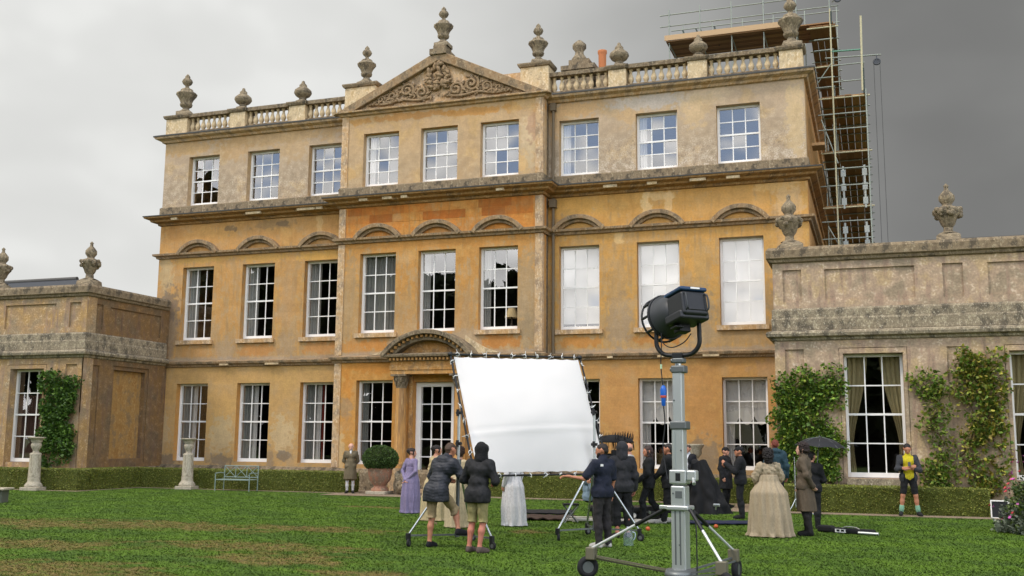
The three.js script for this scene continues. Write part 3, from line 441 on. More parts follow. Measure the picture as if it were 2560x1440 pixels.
function pavilion(s, xe, xo, label, mat, wins) {      // s: side; xe: inner corner; xo: outer end
  const g = thing('garden_pavilion', label, 'pavilion'), PZ = 4.8, lo = Math.min(xe, xo), hi = Math.max(xe, xo);
  const big = wins.map((c) => [c - 0.78, c + 0.78, 0.92, 4.36]);
  part('front_wall', sheet(lo, hi, 0, 7.04, big, PZ - 0.5, 0.44), mat, g);
  const hole = wins.map((c) => [c - 0.9, c + 0.9, 0.75, 4.52]);
  const sp = (d) => { const a = xe + s * d, b = xe + s * (d + 0.52); return [Math.min(a, b), Math.max(a, b)]; };
  for (const d of [0.28, 4.56]) hole.push([...sp(d), 1.3, 4.5]);
  part('facing', sheet(lo, hi, 0.7, 4.76, hole, PZ - 0.058, 0.058), mat, g);
  const pan = []; for (const d of [0.28, 4.56]) pan.push([...sp(d), 5.86, 6.8]);
  for (const [d, w] of [[1.44, 2.4], [5.7, 2.6]]) { const a = xe + s * d, b = xe + s * (d + w); pan.push([Math.min(a, b), Math.max(a, b), 5.88, 6.78]); }
  part('parapet_facing', sheet(lo, hi, 5.66, 7.04, pan, PZ - 0.058, 0.06), mat, g);
  for (const c of wins) for (const q of [-1, 1]) part('architrave', bx(c + q * 0.79, c + q * 0.885, 0.76, 4.36, PZ - 0.055, PZ + 0.012), mat, g);
  for (const c of wins) part('architrave', bx(c - 0.885, c + 0.885, 4.362, 4.5, PZ - 0.055, PZ + 0.012), mat, g);
  const path = s > 0 ? [[xe, 0.02], [xe, PZ], [xo, PZ]] : [[xo, PZ], [xe, PZ], [xe, 0.22]];
  part('string_course', moulding(path, [[0, 4.74], [0.06, 4.76], [0.08, 4.82], [0.2, 4.86], [0.22, 4.94], [0.2, 4.99], [0.0, 5.06]]), M.lichen, g);
  part('frieze_band', moulding(path, [[0.003, 5.04], [0.06, 5.05], [0.07, 5.35], [0.05, 5.4], [0.05, 5.62], [0.003, 5.68]]), M.lichen, g);
  part('coping', moulding(path, [[0.003, 7.0], [0.08, 7.03], [0.1, 7.1], [0.17, 7.14], [0.17, 7.36], [0.1, 7.45], [-0.5, 7.47]]), M.dark, g);
  part('plinth', moulding(path, [[0.003, 0], [0.1, 0], [0.1, 0.62], [0.03, 0.74], [0.003, 0.74]]), M.dark, g);
  if (s < 0) {
    part('side_wall', planar(sheet(-PZ + 0.44, 0, 0, 7.04, [[-3.1, -1.3, 1.05, 4.4]], 0, 0.34).rotateY(Math.PI / 2).translate(xe - 0.4, 0, 0)), M.pavSideShaded, g);
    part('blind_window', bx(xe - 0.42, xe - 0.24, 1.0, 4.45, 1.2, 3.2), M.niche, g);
    part('side_facing', planar(sheet(-PZ + 0.0, -0.22, 0.74, 4.74, [[-3.25, -1.15, 0.9, 4.55], [-4.7, -3.95, 1.2, 4.5]], 0, 0.055).rotateY(Math.PI / 2).translate(xe - 0.057, 0, 0)), M.pavSideShaded, g);
    part('side_parapet', planar(sheet(-PZ + 0.0, -0.22, 5.68, 7.02, [[-3.55, -0.6, 5.85, 6.74], [-4.6, -3.95, 5.85, 6.78]], 0, 0.055).rotateY(Math.PI / 2).translate(xe - 0.057, 0, 0)), M.pavSideShaded, g);
  } else part('side_wall', bx(xe + 0.001, xe + 0.4, 0, 7.03, 0.02, PZ - 0.502), mat, g);
  part('inner_wall', bx(lo + 0.5, hi, 0.1, 7.0, -0.6, -0.4), M.room, g); part('floor', bx(lo + 0.5, hi, 0.05, 0.2, -0.38, PZ - 0.51), M.roomFloor, g); part('ceiling', bx(lo + 0.5, hi, 4.9, 5.05, -0.38, PZ - 0.51), M.room, g);
  part('end_wall', bx(s > 0 ? xo : xo - 0.3, s > 0 ? xo + 0.3 : xo, 0, 7.2, -4, PZ), mat, g);
  const a = xe + s * 1.2, rz = [[a, PZ - 0.55], [xo, PZ - 0.55]], q = new THREE.BufferGeometry(), ri = xe + s * 4.4, rh = s > 0 ? 0.75 : 1.05, rp = [a, 7.4, PZ - 0.55, xo, 7.4, PZ - 0.55, xo, 7.4 + rh, 0.6, ri, 7.4 + rh, 0.6, a, 7.4, -3.2, xo, 7.4, -3.2, a, 7.2, PZ - 0.55, xo, 7.2, PZ - 0.55, xo, 7.2, -3.2, a, 7.2, -3.2];
  q.setAttribute('position', new THREE.Float32BufferAttribute(rp, 3)); q.setIndex([0, 1, 2, 0, 2, 3, 0, 3, 4, 3, 2, 5, 3, 5, 4, 6, 7, 1, 6, 1, 0, 6, 8, 7, 6, 9, 8, 9, 6, 0, 9, 0, 4]); const roofG = q.toNonIndexed(); roofG.computeVertexNormals();
  part('roof', planar(roofG), M.slate, g); part('ridge_roll', rod([ri, 7.42 + rh, 0.6], [xo, 7.42 + rh, 0.6], 0.1), M.lead, g);
  return g;
}
const pr = pavilion(1, 12.4, 22.6, 'grey lichened single storey stone pavilion with climbing plants, at the right', M.pavR, [15.05, 19.29]);
const pl = pavilion(-1, -12.2, -22.4, 'weathered single storey stone pavilion at the left, showing a blind side window', M.pavL, [-14.78, -19.0]);
for (const [g, c, cu] of [[pr, 15.05, ['tied']], [pr, 19.29, ['tied']], [pl, -14.78, ['brown']], [pl, -19.0, ['brown']]]) sash(g, c, 0.93, 4.74, 1.56, 3.42, 4, { f: 0.075, sill: false, curtains: cu, warp: 0.008 });
for (const c of [15.05, 19.29]) part('window_apron', bx(c - 0.8, c + 0.8, 0.5, 0.9, 4.8, 4.93), M.lichen, pr);
part('lamp_bracket', [rod([-14.2, 3.7, 4.3], [-14.2, 4.0, 4.3], 0.08, 0.16)], M.net, pl);
const PU = 'carved urns along the pavilion parapets';
urn('swag', 12.88, 7.46, 4.35, 'carved stone urn at the left corner of the right hand pavilion', PU);
urn('swag', 17.2, 7.46, 4.35, 'carved stone urn above the right pavilion wall against the dark cloud', PU);
urn('swag', -12.55, 7.46, 4.4, 'carved stone urn at the corner of the left hand pavilion', PU);
urn('swag', -16.8, 7.46, 4.4, 'carved stone urn half cut off by the left edge', PU);
// the table lamp that shows through a first floor window
{ const t = thing('table_lamp', 'table lamp with pale shade inside a first floor window', 'lamp', [2.72, 5.0, 0.05]); part('shade', lathe([[0.14, 1.62], [0.27, 1.28], [0.26, 1.28], [0.13, 1.62]], 20), std(0xd9bf8c, 0.9), t); part('stem', lathe([[0.12, 0.8], [0.05, 0.86], [0.06, 1.0], [0.03, 1.1], [0.02, 1.5], [0, 1.5]], 12), std(0x5a4a38, 0.5), t); part('side_table', [bx(-0.4, 0.4, 0.74, 0.8, -0.2, 0.2), ...[-0.36, 0.36].flatMap((x) => [-0.17, 0.17].map((z) => rod([x, 0, z], [x, 0.74, z], 0.02)))], std(0x3a2618, 0.5), t); }

/* ---------- lawn, path, hedges ---------- */
const BROWN = [[-2, 17.1, 2.4, 1.0], [0.5, 16.4, 3, 1.0], [3.6, 15.8, 2.2, 0.6], [4.7, 19.4, 2.2, 0.8], [3.8, 23.2, 1.9, 1.1], [6.2, 20.9, 1.4, 0.7], [8.2, 22, 0.8, 0.5], [2.1, 9.0, 1.4, 0.3], [8.2, 14.6, 0.5, 0.4], [1.2, 20.5, 1.8, 0.8], [-1, 26, 4, 2]];
function grassTone(x, z) {                                                  // 0 lush .. 1 scorched
  const n = fbm(x * 0.9, z * 1.5, 4), n2 = fbm(x * 3.1 + 8, z * 5, 3); let w = 0;
  for (const b of BROWN) { const d = Math.hypot((x - b[0]) / b[2], (z - b[1]) / b[3]); w = Math.max(w, smooth(1.4, 0.55, d + n * 0.85 + n2 * 0.35)); }
  return clamp(w * (0.62 + n2 * 0.7));
}
const LUSH = hex(0x4e6a09), LUSH2 = hex(0x3f5a07), DRY = hex(0x7a6836), DRY2 = hex(0x5a5a1c);
function lawnColor(x, z, o) { const t = grassTone(x, z), n = fbm(x * 0.45 + 3, z * 0.7, 3), f = fbm(x * 6, z * 6, 3); o[0] = LUSH[0]; o[1] = LUSH[1]; o[2] = LUSH[2]; mixc(o, LUSH2, smooth(-0.3, 0.4, n + f * 0.5)); mixc(o, DRY2, smooth(0.05, 0.5, t) * 0.8); mixc(o, DRY, smooth(0.3, 0.85, t)); }
const tLawn = tex(1024, 1024, (u, v, o) => { const x = -20 + u * 48, z = -(-34 + v * 48); lawnColor(x, z, o); const k = 0.85 + 0.3 * fbm(x * 18, z * 18, 2); o[0] *= k; o[1] *= k; o[2] *= k; });
{
  const g = new THREE.PlaneGeometry(900, 900).rotateX(-Math.PI / 2); const p = g.attributes.position, uv = g.attributes.uv;
  for (let i = 0; i < p.count; i++) uv.setXY(i, (p.getX(i) + 20) / 48, (-p.getZ(i) + 34) / 48);
  solo('lawn', g, std(0xffffff, 1, { map: tLawn }), 'mown garden lawn with scorched brown patches', 'lawn', null, 'structure');
}
const gravel = tex(512, 512, (u, v, o) => { const n = tileN(u, v, 40, 3), f = tileN(u, v, 120, 2), b = hex(0x85745f); o[0] = b[0]; o[1] = b[1]; o[2] = b[2]; const k = 1 + n * 0.35 + f * 0.4; o[0] *= k; o[1] *= k; o[2] *= k; });
const strip = (name, label, pts, y) => { const s = new THREE.Shape(pts.map((p) => new THREE.Vector2(p[0], -p[1]))); const g = new THREE.ShapeGeometry(s).rotateX(-Math.PI / 2).translate(0, y, 0); return solo(name, planar(g), std(0xffffff, 1, { map: scaled(gravel, 1.6), bumpMap: scaled(grain, 0.5), bumpScale: 0.01 }), label, 'path', null, 'structure'); };
strip('gravel_path', 'narrow gravel path along the foot of the hedges', [[-20, 6.25], [-10.85, 6.25], [-10.85, 2.95], [-2.6, 2.95], [3, 3.3], [11, 3.3], [11.2, 6.35], [24, 6.35], [24, 4.9], [11.6, 4.9], [11.6, 0.2], [-11.6, 0.2], [-11.6, 5], [-20, 5]], 0.012);
strip('garden_step', 'pale stone paving in front of the garden door', [[-2.6, 0.9], [2.6, 0.9], [2.6, 4.2], [-2.6, 4.2]], 0.02);
{ // grass tufts
  const r = rng(3), blade = [], idx = []; let k = 0;
  for (let i = 0; i < 7; i++) { const a = r() * 6.283, l = 0.02 + r() * 0.022, w = 0.0045, ox = (r() - 0.5) * 0.05, oz = (r() - 0.5) * 0.05, lx = Math.cos(a) * l * 0.8, lz = Math.sin(a) * l * 0.8, px = -Math.sin(a) * w, pz = Math.cos(a) * w; blade.push(ox - px, 0, oz - pz, ox + px, 0, oz + pz, ox + lx, l, oz + lz); idx.push(k, k + 1, k + 2); k += 3; }
  const g = new THREE.BufferGeometry(); g.setAttribute('position', new THREE.Float32BufferAttribute(blade, 3)); g.setIndex(idx); g.computeVertexNormals();
  const n = 240000, m = new THREE.InstancedMesh(g, std(0xffffff, 0.75, { side: THREE.DoubleSide }), n), q = new THREE.Object3D(), c = new THREE.Color(), o = [0, 0, 0]; let i = 0;
  while (i < n) {
    const z = 2.9 + 22.6 * Math.pow(r(), 0.8), w = z, xa = lerp(-17, 1.5, (z - 3) / 22), xb = lerp(19.5, 18.5, (z - 3) / 22), x = lerp(xa, xb, r());
    if ((x < -10.8 && z < 6.3) || (x > 11 && z < 6.4) || (Math.abs(x) < 2.7 && z < 4.25)) continue;
    lawnColor(x, z, o); const v = 0.98 + r() * 0.2; c.setRGB(o[0] / 255 * v, o[1] / 255 * v, o[2] / 255 * v, THREE.SRGBColorSpace);
    const s = (0.8 + r() * 0.7) * (1 - 0.35 * grassTone(x, z)); q.position.set(x, 0, z); q.rotation.set((r() - 0.5) * 0.4, r() * 6.28, (r() - 0.5) * 0.4); q.scale.set(s * 1.2, s * 0.5, s * 1.2); q.updateMatrix(); m.setMatrixAt(i, q.matrix); m.setColorAt(i, c); i++;
  }
  m.name = 'grass'; m.castShadow = m.receiveShadow = true; tag(m, 'short green and yellowed grass blades of the lawn', 'grass', null, 'stuff'); scene.add(m);
}
const leafG = (() => { const g = new THREE.BufferGeometry(); g.setAttribute('position', new THREE.Float32BufferAttribute([0, 0, 0, 0.42, 0.12, 0.45, 0, 0, 1, -0.42, 0.12, 0.45, 0, -0.03, 0.5], 3)); g.setIndex([0, 1, 4, 1, 2, 4, 2, 3, 4, 3, 0, 4]); g.computeVertexNormals(); return g; })();
const leafMat = () => new THREE.MeshPhysicalMaterial({ color: 0xffffff, roughness: 0.62, side: THREE.DoubleSide, transmission: 0.18, thickness: 0 });
const LEAFM = leafMat();
function leaves(name, list, parent, cols, seed, mat = LEAFM, geo = leafG) {      // list of [x, y, z, size, outward x, y, z, tone]
  const r = rng(seed), m = new THREE.InstancedMesh(geo, mat, list.length), q = new THREE.Object3D(), c = new THREE.Color(), cc = cols.map((k) => new THREE.Color(k));
  list.forEach((l, i) => {
    q.position.set(l[0], l[1], l[2]); q.lookAt(l[0] + l[4] + (r() - 0.5) * 1.6, l[1] + l[5] + (r() - 0.7) * 1.4, l[2] + l[6] + (r() - 0.5) * 1.6); q.rotateZ(r() * 6.28); q.scale.setScalar(l[3] * (0.7 + r() * 0.6)); q.updateMatrix(); m.setMatrixAt(i, q.matrix);
    c.copy(cc[Math.floor(r() * cc.length)]).multiplyScalar(0.8 + r() * 0.4); m.setColorAt(i, c);
  });
  m.name = name; m.castShadow = m.receiveShadow = true; m.userData.kind = 'stuff'; parent.add(m); return m;
}
function hedge(x0, x1, z0, z1, h, label, seed, dens = 900) {
  const t = thing('box_hedge', label, 'hedge', [(x0 + x1) / 2, 0, (z0 + z1) / 2], 0, 'clipped hedges along the house'), w = x1 - x0, d = z1 - z0, r = rng(seed), L = [];
  const g = new THREE.BoxGeometry(w - 0.06, h - 0.03, d - 0.06, Math.ceil(w * 5), 5, Math.ceil(d * 5)), p = g.attributes.position;
  for (let i = 0; i < p.count; i++) { const q = 0.03 * N3(p.getX(i) * 2.5 + seed, p.getY(i) * 3, p.getZ(i) * 2.5); p.setXYZ(i, p.getX(i) + Math.sign(p.getX(i)) * q * (Math.abs(p.getX(i)) > w / 2 - 0.1 ? 1 : 0), p.getY(i) + (p.getY(i) > h / 2 - 0.1 ? q : 0), p.getZ(i) + Math.sign(p.getZ(i)) * q); }
  g.computeVertexNormals(); part('twigs', g.translate(0, h / 2 - 0.01, 0), std(0x4c521a, 1), t);
  const face = (n, f) => { for (let i = 0; i < n; i++) L.push(f()); };
  face(w * h * dens, () => [(r() - 0.5) * w, r() * h, d / 2 - r() * 0.05, 0.042, 0, 0, 1]); face(w * d * dens * 0.6, () => [(r() - 0.5) * w, h - r() * 0.03, (r() - 0.5) * d, 0.042, 0, 1, 0]);
  for (const s of [-1, 1]) face(d * h * dens, () => [s * (w / 2 - r() * 0.04), r() * h, (r() - 0.5) * d, 0.042, s, 0, 0]);
  leaves('foliage', L, t, [0x7a8228, 0x727c24, 0x84882e, 0x6a7420, 0x7c782a], seed); return t;
}
hedge(-20, -11.15, 5.2, 5.9, 0.74, 'dark clipped hedge under the left pavilion window', 61, 800);
hedge(-11.85, -11.152, 2.61, 5.18, 0.74, 'short clipped hedge running back beside the left pavilion', 62, 1000);
hedge(-11.85, -2.3, 1.9, 2.6, 0.72, 'long clipped hedge behind the garden bench', 63, 800);
hedge(2.6, 11.5, 1.9, 2.6, 0.74, 'clipped hedge behind the white screen and the film crew', 64, 700);
hedge(11.9, 17.75, 4.95, 5.6, 0.72, 'clipped hedge under the right pavilion window behind the man in yellow', 65, 1000);

/* climbing plants trained on the pavilion walls */
function climber(label, seed, x0, x1, y0, y1, z, blobs, n, cols, size = 0.1) {
  const t = thing('climbing_plant', label, 'climber', [(x0 + x1) / 2, 0, z], 0, 'climbing plants on the pavilion walls'), r = rng(seed), L = [], cx = (x0 + x1) / 2, stems = [];
  const bl = []; for (let i = 0; i < blobs; i++) { const v = r(), u = r(); bl.push([lerp(x0, x1, u) - cx, lerp(y0 + 0.2, y1 - 0.25, v), 0.16 + r() * 0.2, 0.14 + r() * 0.17]); }
  bl.sort((a, b) => a[1] - b[1]);
  for (let i = 0; i < bl.length; i++) { const b = bl[i], lower = bl.filter((q) => q[1] < b[1] - 0.15); let a = [b[0] * 0.3, 0.02]; if (lower.length) { let best = 9; for (const q of lower) { const d = Math.hypot(q[0] - b[0], (q[1] - b[1]) * 1.0); if (d < best) { best = d; a = q; } } } stems.push(tube([[a[0], a[1], 0.06], [(a[0] + b[0]) / 2 + (r() - 0.5) * 0.15, (a[1] + b[1]) / 2, 0.09], [b[0], b[1], 0.07]], 0.012 + 0.016 * (1 - b[1] / y1), 6, 5)); }
  for (let i = 0; i < n; i++) { const b = bl[Math.floor(r() * bl.length)], a = r() * 6.283, q = Math.sqrt(r()); const ox = Math.cos(a) * q, oy = Math.sin(a) * q; L.push([b[0] + ox * b[2] * 1.25, Math.max(0.05, b[1] + oy * b[3] * 1.3), 0.05 + r() * 0.26 * (1.05 - q), size, ox * 0.5, 0.3, 1]); }
  part('stem', stems, std(0x5d4a34, 0.95), t); leaves('foliage', L, t, cols, seed + 1); return t;
}
const GREEN = [0x66862a, 0x5a7c22, 0x7e9a2c, 0x4c6c1a, 0x8e9c34];
climber('dense green climber left of the pavilion window, behind the black umbrella', 71, 12.5, 14.05, 0.4, 4.15, 4.82, 74, 6200, GREEN, 0.115);
climber('narrow half of the thin climber between the two right windows', 72, 16.3, 16.8, 0.4, 4.0, 4.82, 20, 1400, [0x6e8a28, 0x5a7a20, 0x96963a, 0x809232], 0.12);
climber('tall yellowing climber nearest the right hand window', 73, 17.15, 18.2, 0.4, 4.5, 4.82, 40, 3000, [0x6e8a28, 0x5a7a20, 0xa8a23a, 0x869234, 0x968634], 0.12);
climber('dense dark climber on the left pavilion beside its window', 74, -13.75, -12.45, 0.4, 4.25, 4.82, 50, 5200, [0x4c6e1c, 0x406216, 0x5c7c22, 0x365412], 0.12);
climber('climber at the very left edge of the picture', 75, -17.6, -16.3, 0.4, 3.2, 4.82, 20, 900, [0x3f5c14, 0x33500f, 0x4c6a18]);
{ // flowering bush at the right
  const t = thing('flower_bush', 'flowering bush with pink blooms and silver leaves at the right edge', 'bush', [18.55, 0, 10.4]), r = rng(88), L = [], S = [], F = [], st = [];
  for (let i = 0; i < 5200; i++) { const a = r() * 6.283, e = Math.acos(r() * 0.96), q = 0.72 + 0.28 * r(), x = Math.cos(a) * Math.sin(e) * q, y = Math.cos(e) * q, z = Math.sin(a) * Math.sin(e) * q, n = 1 + 0.25 * N3(x * 3, y * 3, z * 3); L.push([x * n * 0.95, y * n * 1.25 + 0.08, z * n * 0.95, 0.075, x, y, z]); }
  for (let i = 0; i < 2000; i++) { const a = 1.2 + r() * 2.2, h = r() * r() * 0.75, q = 0.75 + r() * 0.4 - h * 0.2 + 0.25 * N2(a * 3, 2); S.push([Math.cos(a) * q, 0.03 + h, Math.sin(a) * q, 0.08, Math.cos(a), 0.6, Math.sin(a)]); }
  for (let i = 0; i < 64; i++) { const a = 0.9 + r() * 2.9, e = 0.35 + r() * 1.1, x = Math.cos(a) * Math.sin(e), y = Math.cos(e), z = Math.sin(a) * Math.sin(e); const n = 1.06 + 0.25 * N3(x * 2.4, y * 2.4, z * 2.4) + 0.08; F.push([x * n * 0.98, y * n * 1.27 + 0.08, z * n * 0.98, x, y, z]); }
  for (let i = 0; i < 16; i++) { const a = r() * 6.28; st.push(rod([Math.cos(a) * 0.2, 0, Math.sin(a) * 0.2], [Math.cos(a) * 0.7, 0.9 + r() * 0.3, Math.sin(a) * 0.7], 0.015, 0.006, 5)); }
  part('stem', st, std(0x4a4a24, 0.9), t); leaves('foliage', L, t, [0x4a5e18, 0x3a5012, 0x5a6c1e, 0x2c4010], 881); leaves('silver_foliage', S, t, [0x6f7864, 0x5c6652, 0x828a76], 882);
  const pet = (() => { const l = []; for (let k = 0; k < 6; k++) l.push(leafG.clone().scale(0.045, 0.03, 0.055).rotateX(-0.5).rotateY(k * 1.047)); l.push(new THREE.SphereGeometry(0.014, 6, 5)); return merge(l); })(), fm = [std(0xc9547c, 0.7), std(0xb85aa0, 0.7), std(0xc4404a, 0.7)];
  F.forEach((f, i) => { const m = part('flower', pet, fm[i % 3], t); m.position.set(f[0], f[1], f[2]); m.lookAt(m.position.x + 18.55 + f[3], m.position.y + f[4] + 0.5, m.position.z + 10.4 + f[5]); m.rotateX(Math.PI / 2); });
}
/*TREES*/
/* trees of the park behind the camera: they show as dark shapes in the window panes */
function tree(label, x, z, h, rad, seed) {
  const t = thing('park_tree', label, 'tree', [x, 0, z], 0, 'park trees facing the house'), r = rng(seed), L = [], limbs = [rod([0, 0, 0], [0.2, h * 0.5, 0.1], h * 0.028, h * 0.015, 10)], C = [];
  for (let i = 0; i < 16; i++) { const a = r() * 6.283, y = h * (0.35 + 0.5 * r()), q = rad * (0.35 + 0.55 * r()) * (1.15 - y / h * 0.6); C.push([Math.cos(a) * q, y, Math.sin(a) * q, rad * (0.28 + 0.2 * r())]); limbs.push(rod([0.15, h * (0.25 + r() * 0.2), 0.1], [C[i][0] * 0.9, y, C[i][2] * 0.9], h * 0.009, h * 0.003, 6)); }
  C.push([0, h * 0.84, 0, rad * 0.4]);
  for (let i = 0; i < 6500; i++) { const c = C[Math.floor(r() * C.length)], a = r() * 6.283, u = r() * 2 - 1, q = Math.cbrt(r()) * c[3], s = Math.sqrt(1 - u * u); L.push([c[0] + q * s * Math.cos(a), c[1] + q * u * 0.85, c[2] + q * s * Math.sin(a), 1.3, s * Math.cos(a), u, s * Math.sin(a)]); }
  part('trunk', limbs, std(0x3b3024, 0.95), t); leaves('crown', L, t, [0x2e3a12, 0x26320e, 0x3a4618], seed + 2, std(0xffffff, 0.8, { side: THREE.DoubleSide }));
}
[[-46, 46, 27, 9], [-36, 48, 21, 8], [-29, 47, 20, 7.5], [-21.5, 50, 16, 6], [-55, 44, 25, 9], [-15, 50, 16, 5], [-8, 60, 12, 7], [-41, 38, 15, 6], [2, 62, 11, 7.5], [13, 64, 11, 8], [24, 66, 11, 8], [35, 66, 11, 8]].forEach(([x, z, h, rad], i) => tree(`park tree mirrored in the window panes, ${['first', 'second', 'third', 'fourth', 'fifth', 'sixth', 'seventh', 'eighth', 'ninth', 'tenth', 'eleventh', 'twelfth'][i]} of the row`, x, z, h, rad, 900 + i));

{ // the dark shrubbery that closes the garden opposite the house
  const t = thing('shrubbery', 'tall dark evergreen shrubbery facing the house, mirrored in the lower panes', 'shrubbery', [-10, 0, 66]), r = rng(951), L = [];
  for (let i = 0; i < 15000; i++) { const x = (r() - 0.5) * 130, h = 6.5 + 1.4 * N2(x * 0.12, 3) + 0.7 * N2(x * 0.5, 9) + 5 * smooth(-12, -30, x); L.push([x, r() * h, -1.5 + r() * 2 - 5 * Math.cos(x * 0.03) , 1.5, 0, 0.2, -1]); }
  part('stem', [...Array(26).keys()].map((i) => rod([-62 + i * 5, 0, -3], [-62 + i * 5 + r(), 5.5, -3], 0.12, 0.04, 6)), std(0x2c241a, 0.95), t); leaves('foliage', L, t, [0x1e2a0e, 0x18220b, 0x263212], 953, std(0xffffff, 0.85, { side: THREE.DoubleSide }));
}
/* ---------- garden furniture ---------- */
M.iron = std(0x82928a, 0.6); M.pot = stoneMat(stoneTile(0x9c7058, [0x86604c, 0x7a6a58, 0xb59880], 0.62, 256), 0.9); M.ped = stoneMat(stoneTile(0xb8ad97, [0xa09680, 0x857c69, 0xccc3b0], 0.44, 256), 0.8);
function pedestal(x, z, label) {
  const t = thing('sundial_pedestal', label, 'pedestal', [x, 0, z], 0.2, 'stone sundial pedestals on the lawn edge');
  part('base', [rbx(-0.32, 0.32, 0, 0.12, -0.32, 0.32, 0.015), lathe([[0.28, 0.12], [0.3, 0.17], [0.26, 0.24], [0.22, 0.28], [0.21, 0.34]], 24)], M.ped, t);
  part('shaft', lathe([[0.21, 0.34], [0.2, 0.6], [0.185, 1.22], [0.2, 1.26], [0.16, 1.3]], 24), M.ped, t);
  part('baluster', lathe([[0.12, 1.28], [0.1, 1.34], [0.11, 1.4], [0.17, 1.5], [0.18, 1.58], [0.15, 1.64]], 24), M.ped, t);
  part('dial_top', lathe([[0.15, 1.64], [0.2, 1.7], [0.19, 1.76], [0.29, 1.8], [0.3, 1.84], [0, 1.85]], 24), M.ped, t);
}
pedestal(-12.74, 6.2, 'white stone sundial pedestal in front of the left pavilion window'); pedestal(-8.79, 2.95, 'white stone sundial pedestal left of the garden bench');
{ // bench
  const t = thing('garden_bench', 'pale blue grey iron garden bench with lattice back', 'bench', [-6.5, 0, 3.25], 0.05), W = 0.68;
  const seat = part('seat', [bx(-W, W, 0.39, 0.405, 0.25, 0.27), bx(-W, W, 0.39, 0.405, -0.27, -0.25)], M.iron, t);
  for (let i = 0; i < 6; i++) part('slat', bx(-W, W, 0.4, 0.418, -0.24 + i * 0.085, -0.18 + i * 0.085), M.iron, seat);
  for (const s of [-1, 1]) { part('leg', rod([s * W, 0, 0.26], [s * W, 0.62, 0.26], 0.018), M.iron, t); part('leg', rod([s * W, 0, -0.3], [s * W, 0.88, -0.34], 0.018), M.iron, t); part('arm_rest', tube([[s * W, 0.62, 0.29], [s * W, 0.64, 0.0], [s * W, 0.62, -0.32]], 0.018, 10, 6), M.iron, t); }
  const b = part('backrest', [rod([-W, 0.88, -0.34], [W, 0.88, -0.34], 0.016), rod([-W, 0.48, -0.31], [W, 0.48, -0.31], 0.014), rod([-W / 3, 0.48, -0.31], [-W / 3, 0.9, -0.34], 0.012), rod([W / 3, 0.48, -0.31], [W / 3, 0.9, -0.34], 0.012)], M.iron, t);
  for (let i = 0; i < 3; i++) { const a = -W + i * W * 2 / 3, c = a + W * 2 / 3; part('lattice', [rod([a, 0.48, -0.32], [c, 0.88, -0.34], 0.01), rod([c, 0.48, -0.32], [a, 0.88, -0.34], 0.01)], M.iron, b); }
}
{ // topiary
  const t = thing('topiary_pot', 'round clipped topiary in a large terracotta urn beside the door', 'topiary', [-1.03, 0, 2.85]);
  part('pot', lathe([[0.3, 0.1], [0.3, 0.2], [0.2, 0.26], [0.22, 0.32], [0.36, 0.5], [0.41, 0.72], [0.41, 0.82], [0.44, 0.86], [0.43, 0.9], [0.36, 0.88], [0.34, 0.8], [0, 0.8]], 28), M.pot, t); part('foot', rbx(-0.36, 0.36, 0.02, 0.12, -0.36, 0.36, 0.015), M.ped, t);
  const r = rng(17), L = []; for (let i = 0; i < 5200; i++) { const a = r() * 6.283, u = r() * 1.7 - 0.7, s = Math.sqrt(Math.max(0, 1 - u * u)), q = 0.93 + r() * 0.09; L.push([Math.cos(a) * s * q * 0.6, 1.2 + u * q * 0.44, Math.sin(a) * s * q * 0.6, 0.045, Math.cos(a) * s, u, Math.sin(a) * s]); }
  part('twigs', new THREE.SphereGeometry(0.56, 24, 16).scale(1, 0.72, 1).translate(0, 1.2, 0), std(0x263008, 1), t); leaves('foliage', L, t, [0x44601a, 0x36520f, 0x527022, 0x2c460c], 171);
}
